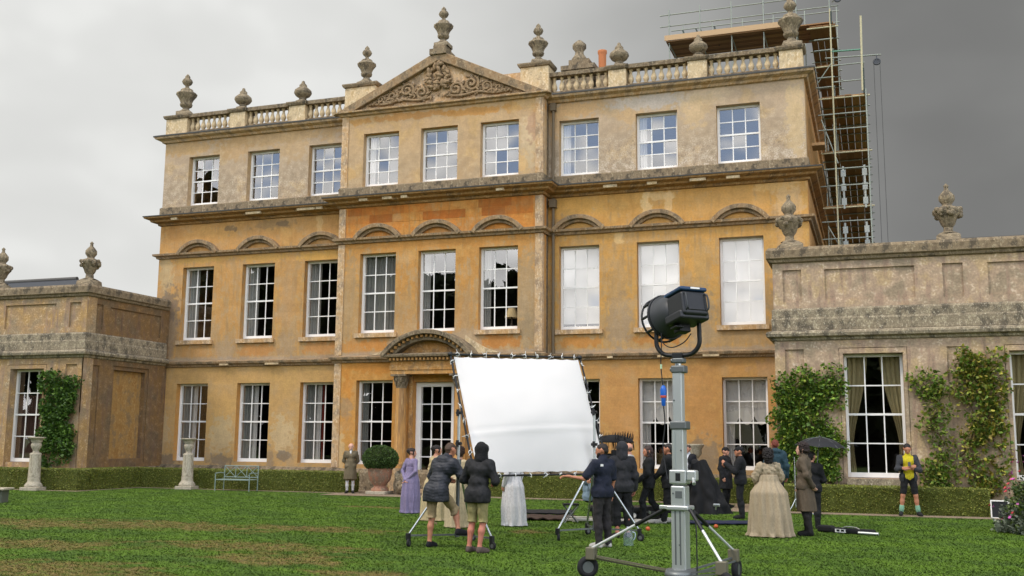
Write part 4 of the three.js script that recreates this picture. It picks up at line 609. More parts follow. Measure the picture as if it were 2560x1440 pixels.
{ // stones by the door, white vase
  const stoneLump = (x, z, label, seed, sx, sy) => { const g = new THREE.IcosahedronGeometry(0.4, 4), p = g.attributes.position; for (let i = 0; i < p.count; i++) { const v = V(p.getX(i), p.getY(i), p.getZ(i)), q = 1 + 0.3 * N3(v.x * 3 + seed, v.y * 3, v.z * 3); p.setXYZ(i, v.x * q * sx, Math.max(-0.02, v.y * q * sy + 0.3), v.z * q); } g.computeVertexNormals(); const m = solo('carved_stone', planar(g), M.urn, label, 'stone', 'weathered stones by the garden door'); m.position.set(x, 0.02, z); };
  stoneLump(-0.25, 2.6, 'weathered stone lump close behind the topiary urn', 3, 0.8, 1.7); stoneLump(0.1, 2.9, 'low weathered stone nearest the garden door', 8, 0.9, 0.8);
  const t = thing('garden_vase', 'white stone vase on a pedestal behind the lighting mast', 'vase', [9.5, 0, 1.3]);
  part('vase', lathe([[0.12, 1.2], [0.14, 1.26], [0.08, 1.32], [0.12, 1.38], [0.2, 1.46], [0.22, 1.64], [0.28, 1.74], [0.3, 1.78], [0.27, 1.8], [0.18, 1.7], [0, 1.66]], 24), M.ped, t); part('plinth', [rbx(-0.22, 0.22, 0, 0.2, -0.22, 0.22), rbx(-0.17, 0.17, 0.2, 1.1, -0.17, 0.17), rbx(-0.21, 0.21, 1.1, 1.2, -0.21, 0.21)], M.ped, t);
  const k = thing('garden_table', 'grey stone garden table cut off by the left edge', 'table', [-8.6, 0, 12.05], 0.3); part('top', rbx(-0.5, 0.5, 0.36, 0.42, -0.3, 0.3, 0.02), M.ped, k); for (const s of [-1, 1]) part('support', [rbx(s * 0.34 - 0.06, s * 0.34 + 0.06, 0, 0.36, -0.2, 0.2, 0.02)], std(0x5a5e50, 0.9), k);
  const d = thing('black_panel', 'small black panel in a white frame leaning on the hedge end', 'panel', [17.95, 0, 5.85], -0.25); part('frame', [bx(-0.22, -0.19, 0, 0.46, -0.03, 0.03), bx(0.19, 0.22, 0, 0.46, -0.03, 0.03), bx(-0.19, 0.19, 0.43, 0.46, -0.03, 0.03), bx(-0.19, 0.19, 0, 0.03, -0.03, 0.03)], M.white, d); part('board', bx(-0.19, 0.19, 0.03, 0.43, -0.02, 0.015), std(0x14161a, 0.6), d);
}
/* ---------- scaffolding at the right end of the house ---------- */
{
  const galv = std(0x8f9488, 0.5, { metalness: 0.55 }), cream = std(0xb9b08c, 0.7), plank = [0x94704a, 0x7a5a38, 0xa07c52, 0x84623e].map((c) => std(c, 0.9)), pale = std(0xb89a74, 0.85), dark = std(0x2f3a34, 0.7), r = rng(31);
  const t = thing('scaffolding', 'tube and board scaffolding against the right end of the house', 'scaffold', [13.6, 0, -1]);
  const P = (x, y, z) => [x - 13.6, y, z + 1], tb = (a, b, rr = 0.027, m = galv, n = 'tube') => part(n, rod(P(...a), P(...b), rr, rr, 6), m, t);
  const Z = [-1, -3.3, -5.6, -7.9, -10.2, -12.5];
  Z.forEach((z, i) => { tb([14.12, 0, z], [14.12, i < 3 ? 17.0 : 14.5, z], 0.03, i ? galv : cream, 'standard'); tb([15.2, 0, z], [15.2, 13.95, z], 0.03, galv, 'standard'); if (z < -1.5) tb([13.72, 0, z], [13.72, 14, z], 0.03, galv, 'standard'); });
  const plat = (y, x0, x1, z0, z1) => { const n = Math.round((x1 - x0) / 0.24), w = (x1 - x0) / n; for (let i = 0; i < n; i++) part('scaffold_board', bx(x0 - 13.6 + i * w + 0.008, x0 - 13.6 + (i + 1) * w - 0.008, y, y + 0.04, z1 + 1, z0 + 1 - r() * 0.1), plank[Math.floor(r() * 4)], t); for (let z = z0 - 0.05; z > z1; z -= 1.15) tb([x0 - 0.08, y - 0.04, z], [x1 + 0.08, y - 0.04, z], 0.027, z > z0 - 0.3 ? cream : galv, 'transom'); };
  plat(13.78, 13.72, 15.25, -1, -12.5); plat(11.9, 13.72, 15.25, -1.3, -12.5); plat(9.95, 13.72, 15.25, -1.3, -12.5); plat(8.0, 13.72, 15.25, -1.3, -12.5); plat(6.0, 13.72, 15.25, -1.3, -12.5);
  plat(14.95, 13.62, 14.3, -1, -8); plat(16.4, 13.4, 14.3, -1, -8);
  for (const y of [13.15, 12.6, 11.2, 10.6, 9.35, 8.75, 7.4]) { tb([13.6, y, -1], [15.25, y, -1], 0.024); tb([15.2, y, -1], [15.2, y, -12.5], 0.024, galv, 'ledger'); }
  for (const y of [15.9, 15.5, 14.5, 14.15]) tb([13.55, y, -1], [14.2, y, -1], 0.024);
  for (const y of [14.9, 14.3]) { tb([14.1, y, -1], [15.2, y, -1], 0.024); tb([15.15, y, -1], [15.15, y, -12.5], 0.024, galv, 'guard_rail'); }
  tb([13.7, 13.0, -1.05], [14.2, 11.4, -1.05], 0.024, galv, 'brace'); tb([13.8, 9.2, -1.05], [14.8, 7.2, -1.05], 0.024, galv, 'brace'); tb([13.6, 14.3, -1.03], [14.1, 15.0, -1.03], 0.02, galv, 'brace');
  part('board_end', bx(-0.22, 0.2, 11.95, 12.05, -0.2, 0.5), plank[2], t);
  for (const [x, y] of [[14.35, 10.6], [15.05, 10.6], [14.35, 8.6], [15.05, 8.6]]) part('ladder_beam', [bx(x - 13.63, x - 13.57, y - 0.75, y + 0.75, -0.35, -0.3), ...[-0.5, 0, 0.5].map((q) => bx(x - 13.68, x - 13.52, y + q - 0.12, y + q + 0.12, -0.36, -0.29))], std(0xa8aca4, 0.6), t);
  // hoist arms with pulley wheels and ropes
  tb([13.9, 15.2, -1], [15.75, 15.12, -1], 0.026, galv, 'hoist_arm'); tb([15.1, 13.9, -1], [15.14, 16.6, -1], 0.04, cream, 'hoist_post'); tb([14.1, 15.42, -1], [15.12, 15.38, -1], 0.03, std(0x5c8a72, 0.6), 'hoist_arm'); tb([14.15, 16.9, -1], [14.15, 16.45, -1], 0.04, dark, 'standard'); tb([15.15, 13.8, -1], [15.15, 14.7, -1], 0.035, dark, 'standard');
  for (const [x, y, l] of [[15.6, 15.0, 9], [14.4, 17.45, 0]]) { part('pulley_wheel', [new THREE.TorusGeometry(0.1, 0.03, 8, 20).translate(x - 13.6, y - 0.12, 0), new THREE.CylinderGeometry(0.09, 0.09, 0.03, 20).rotateX(Math.PI / 2).translate(x - 13.6, y - 0.12, 0), bx(x - 13.62, x - 13.58, y - 0.1, y + 0.12, -0.02, 0.02)], std(0x33363a, 0.5), t); if (l) for (const s of [-0.1, 0.1]) part('hoist_rope', rod([x - 13.6 + s, y - 0.1, 0], [x - 13.6 + s, y - l, 0], 0.009, 0.009, 5), std(0x4a4a48, 0.9), t); }
  tb([14.2, 17.5, -1.6], [14.45, 17.46, -1], 0.024);
  // the working platform over the roof
  for (let i = 0; i < 7; i++) part('scaffold_board', bx(8.25 - 13.6, 14.2 - 13.6, 16.62, 16.66, -0.55 - i * 0.25, -0.32 - i * 0.25), plank[i % 4], t);
  part('toe_board', bx(8.2 - 13.6, 12.7 - 13.6, 16.66, 16.86, -0.31, -0.27), pale, t); part('toe_board', bx(9.1 - 13.6, 11.9 - 13.6, 16.98, 17.1, -1.4, -1.2), pale, t); part('toe_board', bx(9.9 - 13.6, 13.0 - 13.6, 16.88, 16.96, -0.9, -0.5), pale, t);
  for (const y of [17.3, 17.75]) { tb([8.0, y, -1.5], [14.4, y, -1.5], 0.022, galv, 'guard_rail'); tb([8.1, y + 0.1, -3.3], [14.4, y + 0.1, -3.3], 0.022, galv, 'guard_rail'); }
  for (let i = 0; i < 6; i++) { const x = 8.35 + i * 1.15; tb([x, 14.5, -1.45], [x, 17.95, -1.45], 0.024, galv, 'standard'); tb([x + 0.2, 14.5, -3.3], [x + 0.2, 18.0, -3.3], 0.024, galv, 'standard'); tb([x, 16.58, -1.4], [x, 16.58, -3.35], 0.024, galv, 'transom'); }
  for (const [x, d] of [[8.7, 0.3], [9.2, 0.35], [9.35, 0.32], [9.9, 0.2]]) tb([x, 17.45, -2.4], [x + d, 16.6, -2.2], 0.03, dark, 'loose_tube');
  part('toolbox', rbx(12.0 - 13.6, 12.5 - 13.6, 16.9, 17.12, -1.3, -1.0, 0.02), dark, t);
}
/* ---------- film equipment ---------- */
const alu = std(0xc0c4c2, 0.38, { metalness: 0.65 }), aluDark = std(0x6e7272, 0.45, { metalness: 0.6 }), blk = std(0x101113, 0.5), blkCloth = std(0x0e0e10, 0.95), rubber = std(0x17171a, 0.8), olive = std(0x6f6a58, 0.6, { metalness: 0.3 }), chrome = std(0xb8bcba, 0.25, { metalness: 0.85 });
const wheel = (x, y, z, r, w, turn) => [new THREE.TorusGeometry(r - w / 2, w / 2, 10, 24).rotateY(turn).translate(x, y, z)];
const hub = (x, y, z, r, w, turn) => new THREE.CylinderGeometry(r * 0.62, r * 0.62, w * 0.8, 18).rotateX(Math.PI / 2).rotateY(turn).translate(x, y, z);
{ // wind-up mast
  const t = thing('lighting_mast', 'tall silver wind up lighting mast on three wheeled legs', 'light stand', [12.6, 0, 21.55], -0.17);
  part('base_section', [rbx(-0.098, 0.098, 0.2, 1.3, -0.098, 0.098, 0.025)], alu, t);
  for (const x of [-0.035, 0.03]) part('groove', bx(x - 0.01, x + 0.01, 0.3, 0.98, 0.09, 0.101), aluDark, t);
  part('mast_cable', tube([[0.2, 0.98, 0.02], [0.24, 0.7, 0.08], [0.25, 0.4, 0.1], [0.3, 0.06, 0.16], [0.6, 0.03, 0.2], [1.2, 0.03, 0.5], [2.4, 0.03, 0.2]], 0.009, 50, 6), blk, t);
  for (const [x, y] of [[0.02, 0.55], [-0.06, 1.2], [0.05, 1.75], [-0.04, 2.4]]) part('bolt', new THREE.CylinderGeometry(0.012, 0.012, 0.01, 8).rotateX(Math.PI / 2).translate(x, y, y > 1.3 ? (y > 2.1 ? 0.068 : 0.083) : 0.1), aluDark, t);
  part('middle_section', [rbx(-0.08, 0.08, 1.3, 2.1, -0.08, 0.08, 0.02), bx(-0.06, -0.03, 1.52, 2.0, 0.078, 0.09)], alu, t); part('upper_section', rbx(-0.065, 0.065, 2.1, 2.82, -0.065, 0.065, 0.018), alu, t); part('top_section', [rod([0, 2.8, 0], [0, 3.02, 0], 0.045, 0.04, 16)], chrome, t);
  for (const [y0, y1, w] of [[2.02, 2.13, 0.097], [2.76, 2.86, 0.08], [2.89, 2.96, 0.066]]) part('collar', [rbx(-w, w + 0.03, y0, y1, -w, w, 0.02), rod([-w - 0.02, (y0 + y1) / 2, 0.02], [-w + 0.02, (y0 + y1) / 2, 0.02], 0.03)], aluDark, t);
  const wb = part('winch_box', [rbx(-0.11, 0.115, 1.32, 1.5, -0.11, 0.11, 0.018), rbx(0.11, 0.24, 1.36, 1.5, -0.06, 0.08, 0.025), rod([0.2, 1.4, 0.05], [0.24, 1.33, 0.14], 0.025)], alu, t); part('label_plate', bx(-0.02, 0.045, 1.36, 1.46, 0.108, 0.114), blk, wb); part('label_plate', bx(-0.03, 0.06, 1.14, 1.23, 0.096, 0.102), aluDark, wb);
  part('leg_collar', [rbx(-0.15, 0.15, 0.985, 1.045, -0.13, 0.13, 0.018), rbx(-0.28, -0.14, 0.99, 1.04, -0.04, 0.04, 0.012)], alu, t); part('foot_plate', [lathe([[0, 0.12], [0.19, 0.12], [0.22, 0.17], [0.19, 0.24], [0, 0.26]], 24)], aluDark, t);
  const E = [[-1.38, -0.24], [0.36, -1.09], [0.67, 0.41]];
  E.forEach(([x, z], i) => {
    const u = Math.hypot(x, z), c = x / u, s = z / u, q = part('leg', [bar([0.16 * c, 0.21, 0.16 * s], [x, 0.31, z], 0.022, 0.024), bar([0.16 * c - s * 0.05, 0.17, 0.16 * s + c * 0.05], [x - s * 0.05, 0.27, z + c * 0.05], 0.02, 0.022)], i ? aluDark : olive, t);
    part('brace', rod([0.2 * c, 1.0, 0.2 * s], [lerp(0.2 * c, x, 0.4), lerp(1.0, 0.4, 0.4), lerp(0.2 * s, z, 0.4)], 0.026, 0.026, 10), blk, q); part('brace_tube', rod([lerp(0.2 * c, x, 0.38), lerp(1.0, 0.4, 0.38), lerp(0.2 * s, z, 0.38)], [x, 0.4, z], 0.019, 0.019, 10), std(0xd4d6d4, 0.35, { metalness: 0.3 }), q);
    part('fork', [rbx(x - 0.07, x + 0.07, 0.25, 0.42, z - 0.055, z + 0.055, 0.018)], olive, q); const w = part('wheel', wheel(x + c * 0.06, 0.15, z + s * 0.06, 0.15, 0.09, 0.6 + i), rubber, t); part('wheel_hub', hub(x + c * 0.06, 0.15, z + s * 0.06, 0.15, 0.08, 0.6 + i), aluDark, w);
  });
}
{ // the lamp head
  const t = thing('film_lamp', 'large black and blue film lamp head on top of the mast', 'lamp', [12.6, 2.98, 21.55], -0.17);
  const body = std(0x1b1d20, 0.45), blue = std(0x1c3a5c, 0.45), side = std(0x34373a, 0.5);
  const yoke = part('yoke', tube([[-0.29, 0.58, 0], [-0.3, 0.3, 0], [-0.29, 0.14, 0], [-0.2, 0.04, 0], [0, 0.015, 0], [0.2, 0.04, 0], [0.29, 0.14, 0], [0.3, 0.3, 0], [0.29, 0.58, 0]], 0.03, 60, 10), blk, t); part('clamp', [rbx(-0.07, 0.07, -0.02, 0.05, -0.05, 0.05, 0.01)], blk, yoke);
  const h = new THREE.Group(); h.name = 'head'; h.position.set(0.0, 0.6, 0); h.rotation.order = 'YXZ'; h.rotation.set(0.2, Math.PI + 0.95, 0); h.scale.setScalar(0.92); t.add(h);
  part('housing', [rbx(-0.22, 0.22, -0.19, 0.17, -0.46, -0.06, 0.05), rbx(-0.25, 0.25, -0.24, -0.1, -0.42, 0.0, 0.04), rbx(-0.235, -0.21, -0.12, 0.1, -0.4, -0.12, 0.01)], body, h); part('top_cover', [rbx(-0.23, 0.23, 0.17, 0.23, -0.47, -0.05, 0.025)], blue, h); part('top_label', bx(-0.09, 0.06, 0.19, 0.215, -0.478, -0.468), M.white, h); part('rear_panel', [rbx(-0.14, 0.14, -0.12, 0.12, -0.475, -0.455, 0.008)], std(0x0a0a0c, 0.4), h);
  for (const s of [-1, 1]) part('rear_handle', tube([[s * 0.17, -0.12, -0.46], [s * 0.18, -0.1, -0.5], [s * 0.18, 0.1, -0.5], [s * 0.17, 0.13, -0.46]], 0.014, 16, 6), side, h);
  part('reflector_barrel', lathe([[0.2, -0.08], [0.24, -0.04], [0.27, 0.08], [0.29, 0.2], [0.32, 0.22], [0.32, 0.27], [0.28, 0.27], [0.26, 0.2]], 32).rotateX(Math.PI / 2), side, h); part('lens', new THREE.SphereGeometry(0.34, 24, 12, 0, 6.283, 0, 0.82).rotateX(Math.PI / 2).scale(1, 1, 0.4).translate(0, 0, 0.12), std(0xcfd4d6, 0.1, { metalness: 0.4 }), h);
  const cage = part('lens_guard', [new THREE.TorusGeometry(0.33, 0.016, 8, 36).translate(0, 0, 0.27), new THREE.TorusGeometry(0.33, 0.016, 8, 36).translate(0, 0, 0.44)], blk, h);
  for (let i = 0; i < 10; i++) { const a = i * 0.628; part('guard_bar', rod([0.33 * Math.cos(a), 0.33 * Math.sin(a), 0.27], [0.33 * Math.cos(a), 0.33 * Math.sin(a), 0.44], 0.022, 0.022, 6), blk, cage); }
  for (const [a, b, c, q] of [[0.1, 0.06, 0.0, 0.05], [-0.02, 0.02, 0.09, 0.03], [-0.09, -0.07, 0.05, 0.05], [0.04, 0.06, 0.12, 0.02]]) { const m = part('side_label', bx(-0.245, -0.238, a * 0.8, a * 0.8 + 0.02, -0.02 + c - q, -0.02 + c + q), M.net, h); m.position.x = -0.03; }
  part('top_handle', [tube([[0, 0.2, -0.06], [0, 0.3, 0], [0, 0.31, 0.14], [0, 0.26, 0.2]], 0.018, 16, 7)], blk, h); part('knob', [rbx(-0.12, -0.05, 0.22, 0.29, -0.03, 0.04, 0.015), rbx(0.06, 0.12, 0.2, 0.27, 0.05, 0.12, 0.015)], std(0x1f5f8a, 0.5), h); part('foot', [rbx(-0.1, 0.1, -0.34, -0.22, -0.14, 0.02, 0.02), rbx(0.06, 0.2, -0.3, -0.27, -0.2, -0.05, 0.01)], blk, h);
  part('cable', [tube([[0.18, 0.3, -0.02], [0.1, 0.18, 0.05], [-0.08, 0.12, 0.06], [-0.2, 0.2, 0.04], [-0.23, 0.35, 0.02]], 0.008, 30, 6), tube([[-0.22, 0.4, 0.03], [-0.21, 0.1, 0.06], [-0.22, -0.1, 0.06], [-0.19, -0.4, 0.07]], 0.008, 24, 6), tube([[-0.185, -0.64, 0.07], [-0.17, -0.9, 0.07], [-0.19, -1.2, 0.1], [-0.12, -1.6, 0.14]], 0.008, 24, 6)], blk, t);
  const cn = part('cable_connector', lathe([[0, -0.65], [0.025, -0.65], [0.032, -0.56], [0.034, -0.54], [0.04, -0.52], [0.045, -0.44], [0.03, -0.4], [0.012, -0.38], [0, -0.38]], 16).translate(-0.185, 0, 0.07), std(0x1b62c0, 0.4), t); part('connector_ring', lathe([[0.036, -0.545], [0.042, -0.54], [0.042, -0.515], [0.036, -0.51]], 16).translate(-0.185, 0, 0.07), std(0xc0503a, 0.5), cn); part('cable_tag', bx(-0.225, -0.205, -0.16, -0.1, 0.05, 0.075), std(0xb8d8b0, 0.6), t);
}
{ // the white diffusion screen in its frame
  const C = { bl: V(8.27, 1.23, 17.8), br: V(10.07, 1.23, 15.13), tl: V(7.57, 3.45, 17.35), tr: V(9.35, 3.56, 14.71) };
  const t = thing('diffusion_screen', 'big white diffusion screen laced into a tilted black frame', 'screen', [9.1, 0, 16.4]), o = V(9.1, 0, 16.4), at = (u, v) => C.bl.clone().lerp(C.br, u).lerp(C.tl.clone().lerp(C.tr, u), v).sub(o);
  const n = at(1, 0).sub(at(0, 0)).cross(at(0, 1).sub(at(0, 0))).normalize();
  const ab = (p) => [p.x, p.y, p.z], ed = [[[0, 0], [1, 0]], [[1, 0], [1, 1]], [[1, 1], [0, 1]], [[0, 1], [0, 0]]];
  for (const [a, b] of ed) part('frame_tube', rod(ab(at(...a)), ab(at(...b)), 0.019, 0.019, 8), blk, t);
  for (const [u, v] of [[0, 0], [1, 0], [1, 1], [0, 1]]) part('corner_joint', new THREE.SphereGeometry(0.05, 10, 8).translate(...ab(at(u, v))), blk, t);
  const NX = 60, NY = 48, pos = [], id = [], S = [[], []];
  const ins = (u, v) => { const m = 0.022; return [m + u * (1 - 2 * m) , m + v * (1 - 2 * m)]; };
  for (let s = 0; s < 2; s++) for (let j = 0; j <= NY; j++) for (let i = 0; i <= NX; i++) { const u = i / NX, v = j / NY, [a, b] = ins(u, v), sc = 0.006 * (Math.abs(Math.sin(u * 10 * Math.PI)) * (smooth(0.92, 1, v) + smooth(0.08, 0, v))), q = at(a, b + (v > 0.5 ? -sc : sc)), w = -0.2 * Math.sin(u * Math.PI) ** 0.6 * Math.sin(v * Math.PI) + 0.009 * Math.sin((u * 0.5 + v * 1.4) * 6 + 1.5 * N2(u * 1.5, v * 1.5)) * Math.sin(u * 3.14) + 0.003 * N2(u * 5 + 4, v * 4) + 0.012 * Math.sin((v - 0.33 - 0.06 * u) * 60) * Math.exp(-(((v - 0.33 - 0.05 * u * u) / 0.03) ** 2)) + (s ? -0.008 : 0); q.addScaledVector(n, -w); pos.push(q.x, q.y, q.z); }
  const K = (NX + 1) * (NY + 1), id2 = (s, i, j) => s * K + j * (NX + 1) + i;
  for (let j = 0; j < NY; j++) for (let i = 0; i < NX; i++) { id.push(id2(0, i, j), id2(0, i + 1, j), id2(0, i + 1, j + 1), id2(0, i, j), id2(0, i + 1, j + 1), id2(0, i, j + 1), id2(1, i, j), id2(1, i + 1, j + 1), id2(1, i + 1, j), id2(1, i, j), id2(1, i, j + 1), id2(1, i + 1, j + 1)); }
  const g = new THREE.BufferGeometry(); g.setAttribute('position', new THREE.Float32BufferAttribute(pos, 3)); g.setIndex(id); g.computeVertexNormals();
  const cl = part('cloth', g, std(0xe4dfd9, 0.85), t);
  const tieG = merge([new THREE.TorusGeometry(0.034, 0.008, 6, 12), rod([0.02, -0.02, 0.01], [0.05, -0.09, 0.02], 0.007, 0.004, 5), rod([-0.02, -0.01, 0.02], [0.02, 0.07, 0.03], 0.007, 0.004, 5), rod([-0.01, 0.02, 0], [-0.06, -0.05, 0.02], 0.006, 0.004, 5)]), tm = std(0xe8e8e4, 0.8), r = rng(6);
  for (const [a, b, k] of [[[0, 0], [1, 0], 9], [[1, 0], [1, 1], 8], [[1, 1], [0, 1], 10], [[0, 1], [0, 0], 8]]) for (let i = 0; i < k; i++) { const m = part('tie', tieG, tm, t), f = (i + 0.5) / k; m.position.copy(at(lerp(a[0], b[0], f), lerp(a[1], b[1], f))); m.rotation.set(r() * 2, r() * 6, r() * 6); }
}
function frameStand(x, z, turn, top, label, leg) {
  const t = thing('rolling_stand', label, 'stand', [x, 0, z], turn, 'rolling stands that carry the white screen');
  part('column', [rod([0, 0.2, 0], [0, 1.4, 0], 0.035, 0.035, 12)], aluDark, t); part('riser', rod([0, 1.35, 0], [0, top, 0], 0.026, 0.026, 10), alu, t); part('hub', [rod([0, 1.33, 0], [0, 1.52, 0], 0.055, 0.055, 12), rod([0, 0.16, 0], [0, 0.26, 0], 0.05, 0.05, 12)], aluDark, t);
  for (const y of [1.8, top]) part('clamp', [rod([-0.06, y, 0], [0.06, y, 0], 0.03, 0.03, 10), rod([0, y - 0.06, 0.03], [0, y + 0.06, 0.03], 0.028, 0.028, 8)], blk, t);
  for (let i = 0; i < 3; i++) { const a = i * 2.094, c = Math.cos(a), s = Math.sin(a); const q = part('leg', rod([0.04 * c, 1.42, 0.04 * s], [leg * c, 0.2, leg * s], 0.02, 0.02, 8), chrome, t); part('stay', bar([0.03 * c, 0.2, 0.03 * s], [leg * c, 0.2, leg * s], 0.02, 0.03), aluDark, q); part('caster_fork', rbx(leg * c - 0.035, leg * c + 0.035, 0.12, 0.24, leg * s - 0.035, leg * s + 0.035, 0.01), blk, q); const w = part('caster', wheel(leg * c + 0.02, 0.075, leg * s, 0.075, 0.05, a), rubber, t); part('caster_hub', hub(leg * c + 0.02, 0.075, leg * s, 0.075, 0.045, a), aluDark, w); }
}
frameStand(7.95, 17.8, -0.44, 2.35, 'rolling stand left of the screen, beside the men in shorts', 0.88);
frameStand(9.86, 15.5, -0.1, 2.42, 'rolling stand right of the screen, behind the man in navy', 0.9);
{ // dolly on its track, camera under a black fringed cover
  const tr = thing('camera_track', 'pale camera dolly track laid across the grass', 'track', [9.4, 0, 11.05], 0.26); for (const z of [-0.3, 0.3]) part('rail', rbx(-1.35, 1.25, 0.03, 0.09, z - 0.035, z + 0.035, 0.015), std(0xc4c0b4, 0.6), tr); for (let i = 0; i < 5; i++) part('sleeper', rbx(-1.2 + i * 0.58, -1.06 + i * 0.58, 0.005, 0.035, -0.4, 0.4, 0.01), std(0x9c988a, 0.7), tr);
  const t = thing('camera_dolly', 'black camera dolly with fringed rain cover over its camera', 'dolly', [9.15, 0, 11.05], 0.26);
  part('platform', [rbx(-0.6, 0.65, 0.24, 0.36, -0.36, 0.36, 0.03), rbx(-0.3, 0.25, 0.36, 0.58, -0.2, 0.2, 0.03)], blk, t); part('column', [rod([0.1, 0.5, 0], [0.1, 1.3, 0], 0.09, 0.07, 14), rbx(0.0, 0.32, 1.26, 1.34, -0.1, 0.1, 0.02)], aluDark, t);
  part('camera_body', [rbx(-0.05, 0.4, 1.36, 1.66, -0.12, 0.12, 0.03), rod([-0.3, 1.5, 0], [-0.02, 1.5, 0], 0.09, 0.075, 16), rbx(-0.36, -0.28, 1.4, 1.6, -0.14, 0.14, 0.01), rbx(0.1, 0.3, 1.66, 1.74, -0.06, 0.06, 0.02)], blk, t);
  const r = rng(44), fr = [lathe([[0, 2.02], [0.2, 2.0], [0.44, 1.92], [0.5, 1.84], [0.46, 1.83], [0.3, 1.9], [0, 1.94]], 20).scale(1, 1, 0.7)]; for (let i = 0; i < 70; i++) { const a = r() * 6.283, q = 0.3 + r() * 0.18; fr.push(rod([q * Math.cos(a), 1.9, q * 0.7 * Math.sin(a)], [q * 1.06 * Math.cos(a), 2.02 + r() * 0.09, q * 0.75 * Math.sin(a)], 0.012, 0.003, 4)); fr.push(rod([0.47 * Math.cos(a), 1.86, 0.33 * Math.sin(a)], [0.5 * Math.cos(a), 1.7 - r() * 0.06, 0.35 * Math.sin(a)], 0.01, 0.004, 4)); }
  part('rain_cover', fr, blkCloth, t); part('cover_pole', rod([0.05, 1.34, 0.1], [0, 1.94, 0], 0.012), blk, t);
  for (const x of [-0.42, 0.46]) for (const z of [-0.3, 0.3]) { const w = part('wheel', wheel(x, 0.17, z, 0.09, 0.05, 0), rubber, t); part('wheel_hub', hub(x, 0.17, z, 0.09, 0.06, 0), M.white, w); }
  part('control_box', rbx(0.0, 0.22, 0.6, 0.74, 0.2, 0.34, 0.02), std(0x2a3f8a, 0.6), t);
}
function cloth(name, label, cat, x, z, w, d, turn, m, seed, hump = 0.02) { const g = new THREE.BoxGeometry(w, 0.02, d, 30, 1, 14), p = g.attributes.position; for (let i = 0; i < p.count; i++) { const a = p.getX(i), b = p.getZ(i); p.setX(i, a * (1 + 0.05 * N2(b * 3, seed))); p.setZ(i, b * (1 + 0.12 * N2(a * 2, seed + 4))); p.setY(i, p.getY(i) + 0.02 + hump * (0.5 + 0.5 * N2(a * 3 + seed, b * 3))); } g.computeVertexNormals(); const o = solo(name, g, m, label, cat); o.position.set(x, 0.02, z); o.rotation.y = turn; }
cloth('ground_mat', 'black mat spread on the grass beyond the white gown', 'mat', 6.75, 9.2, 1.7, 1.4, 0.3, blkCloth, 1); cloth('brown_blanket', 'brown blanket lying on the grass under the screen', 'blanket', 7.5, 11.2, 1.5, 1.1, 0.3, std(0x3c2c22, 0.95), 5, 0.05); cloth('blue_tarpaulin', 'dark blue tarpaulin stretched beside the dolly track', 'tarpaulin', 11.65, 10.75, 1.9, 0.8, 0.3, std(0x141c3a, 0.7), 9);
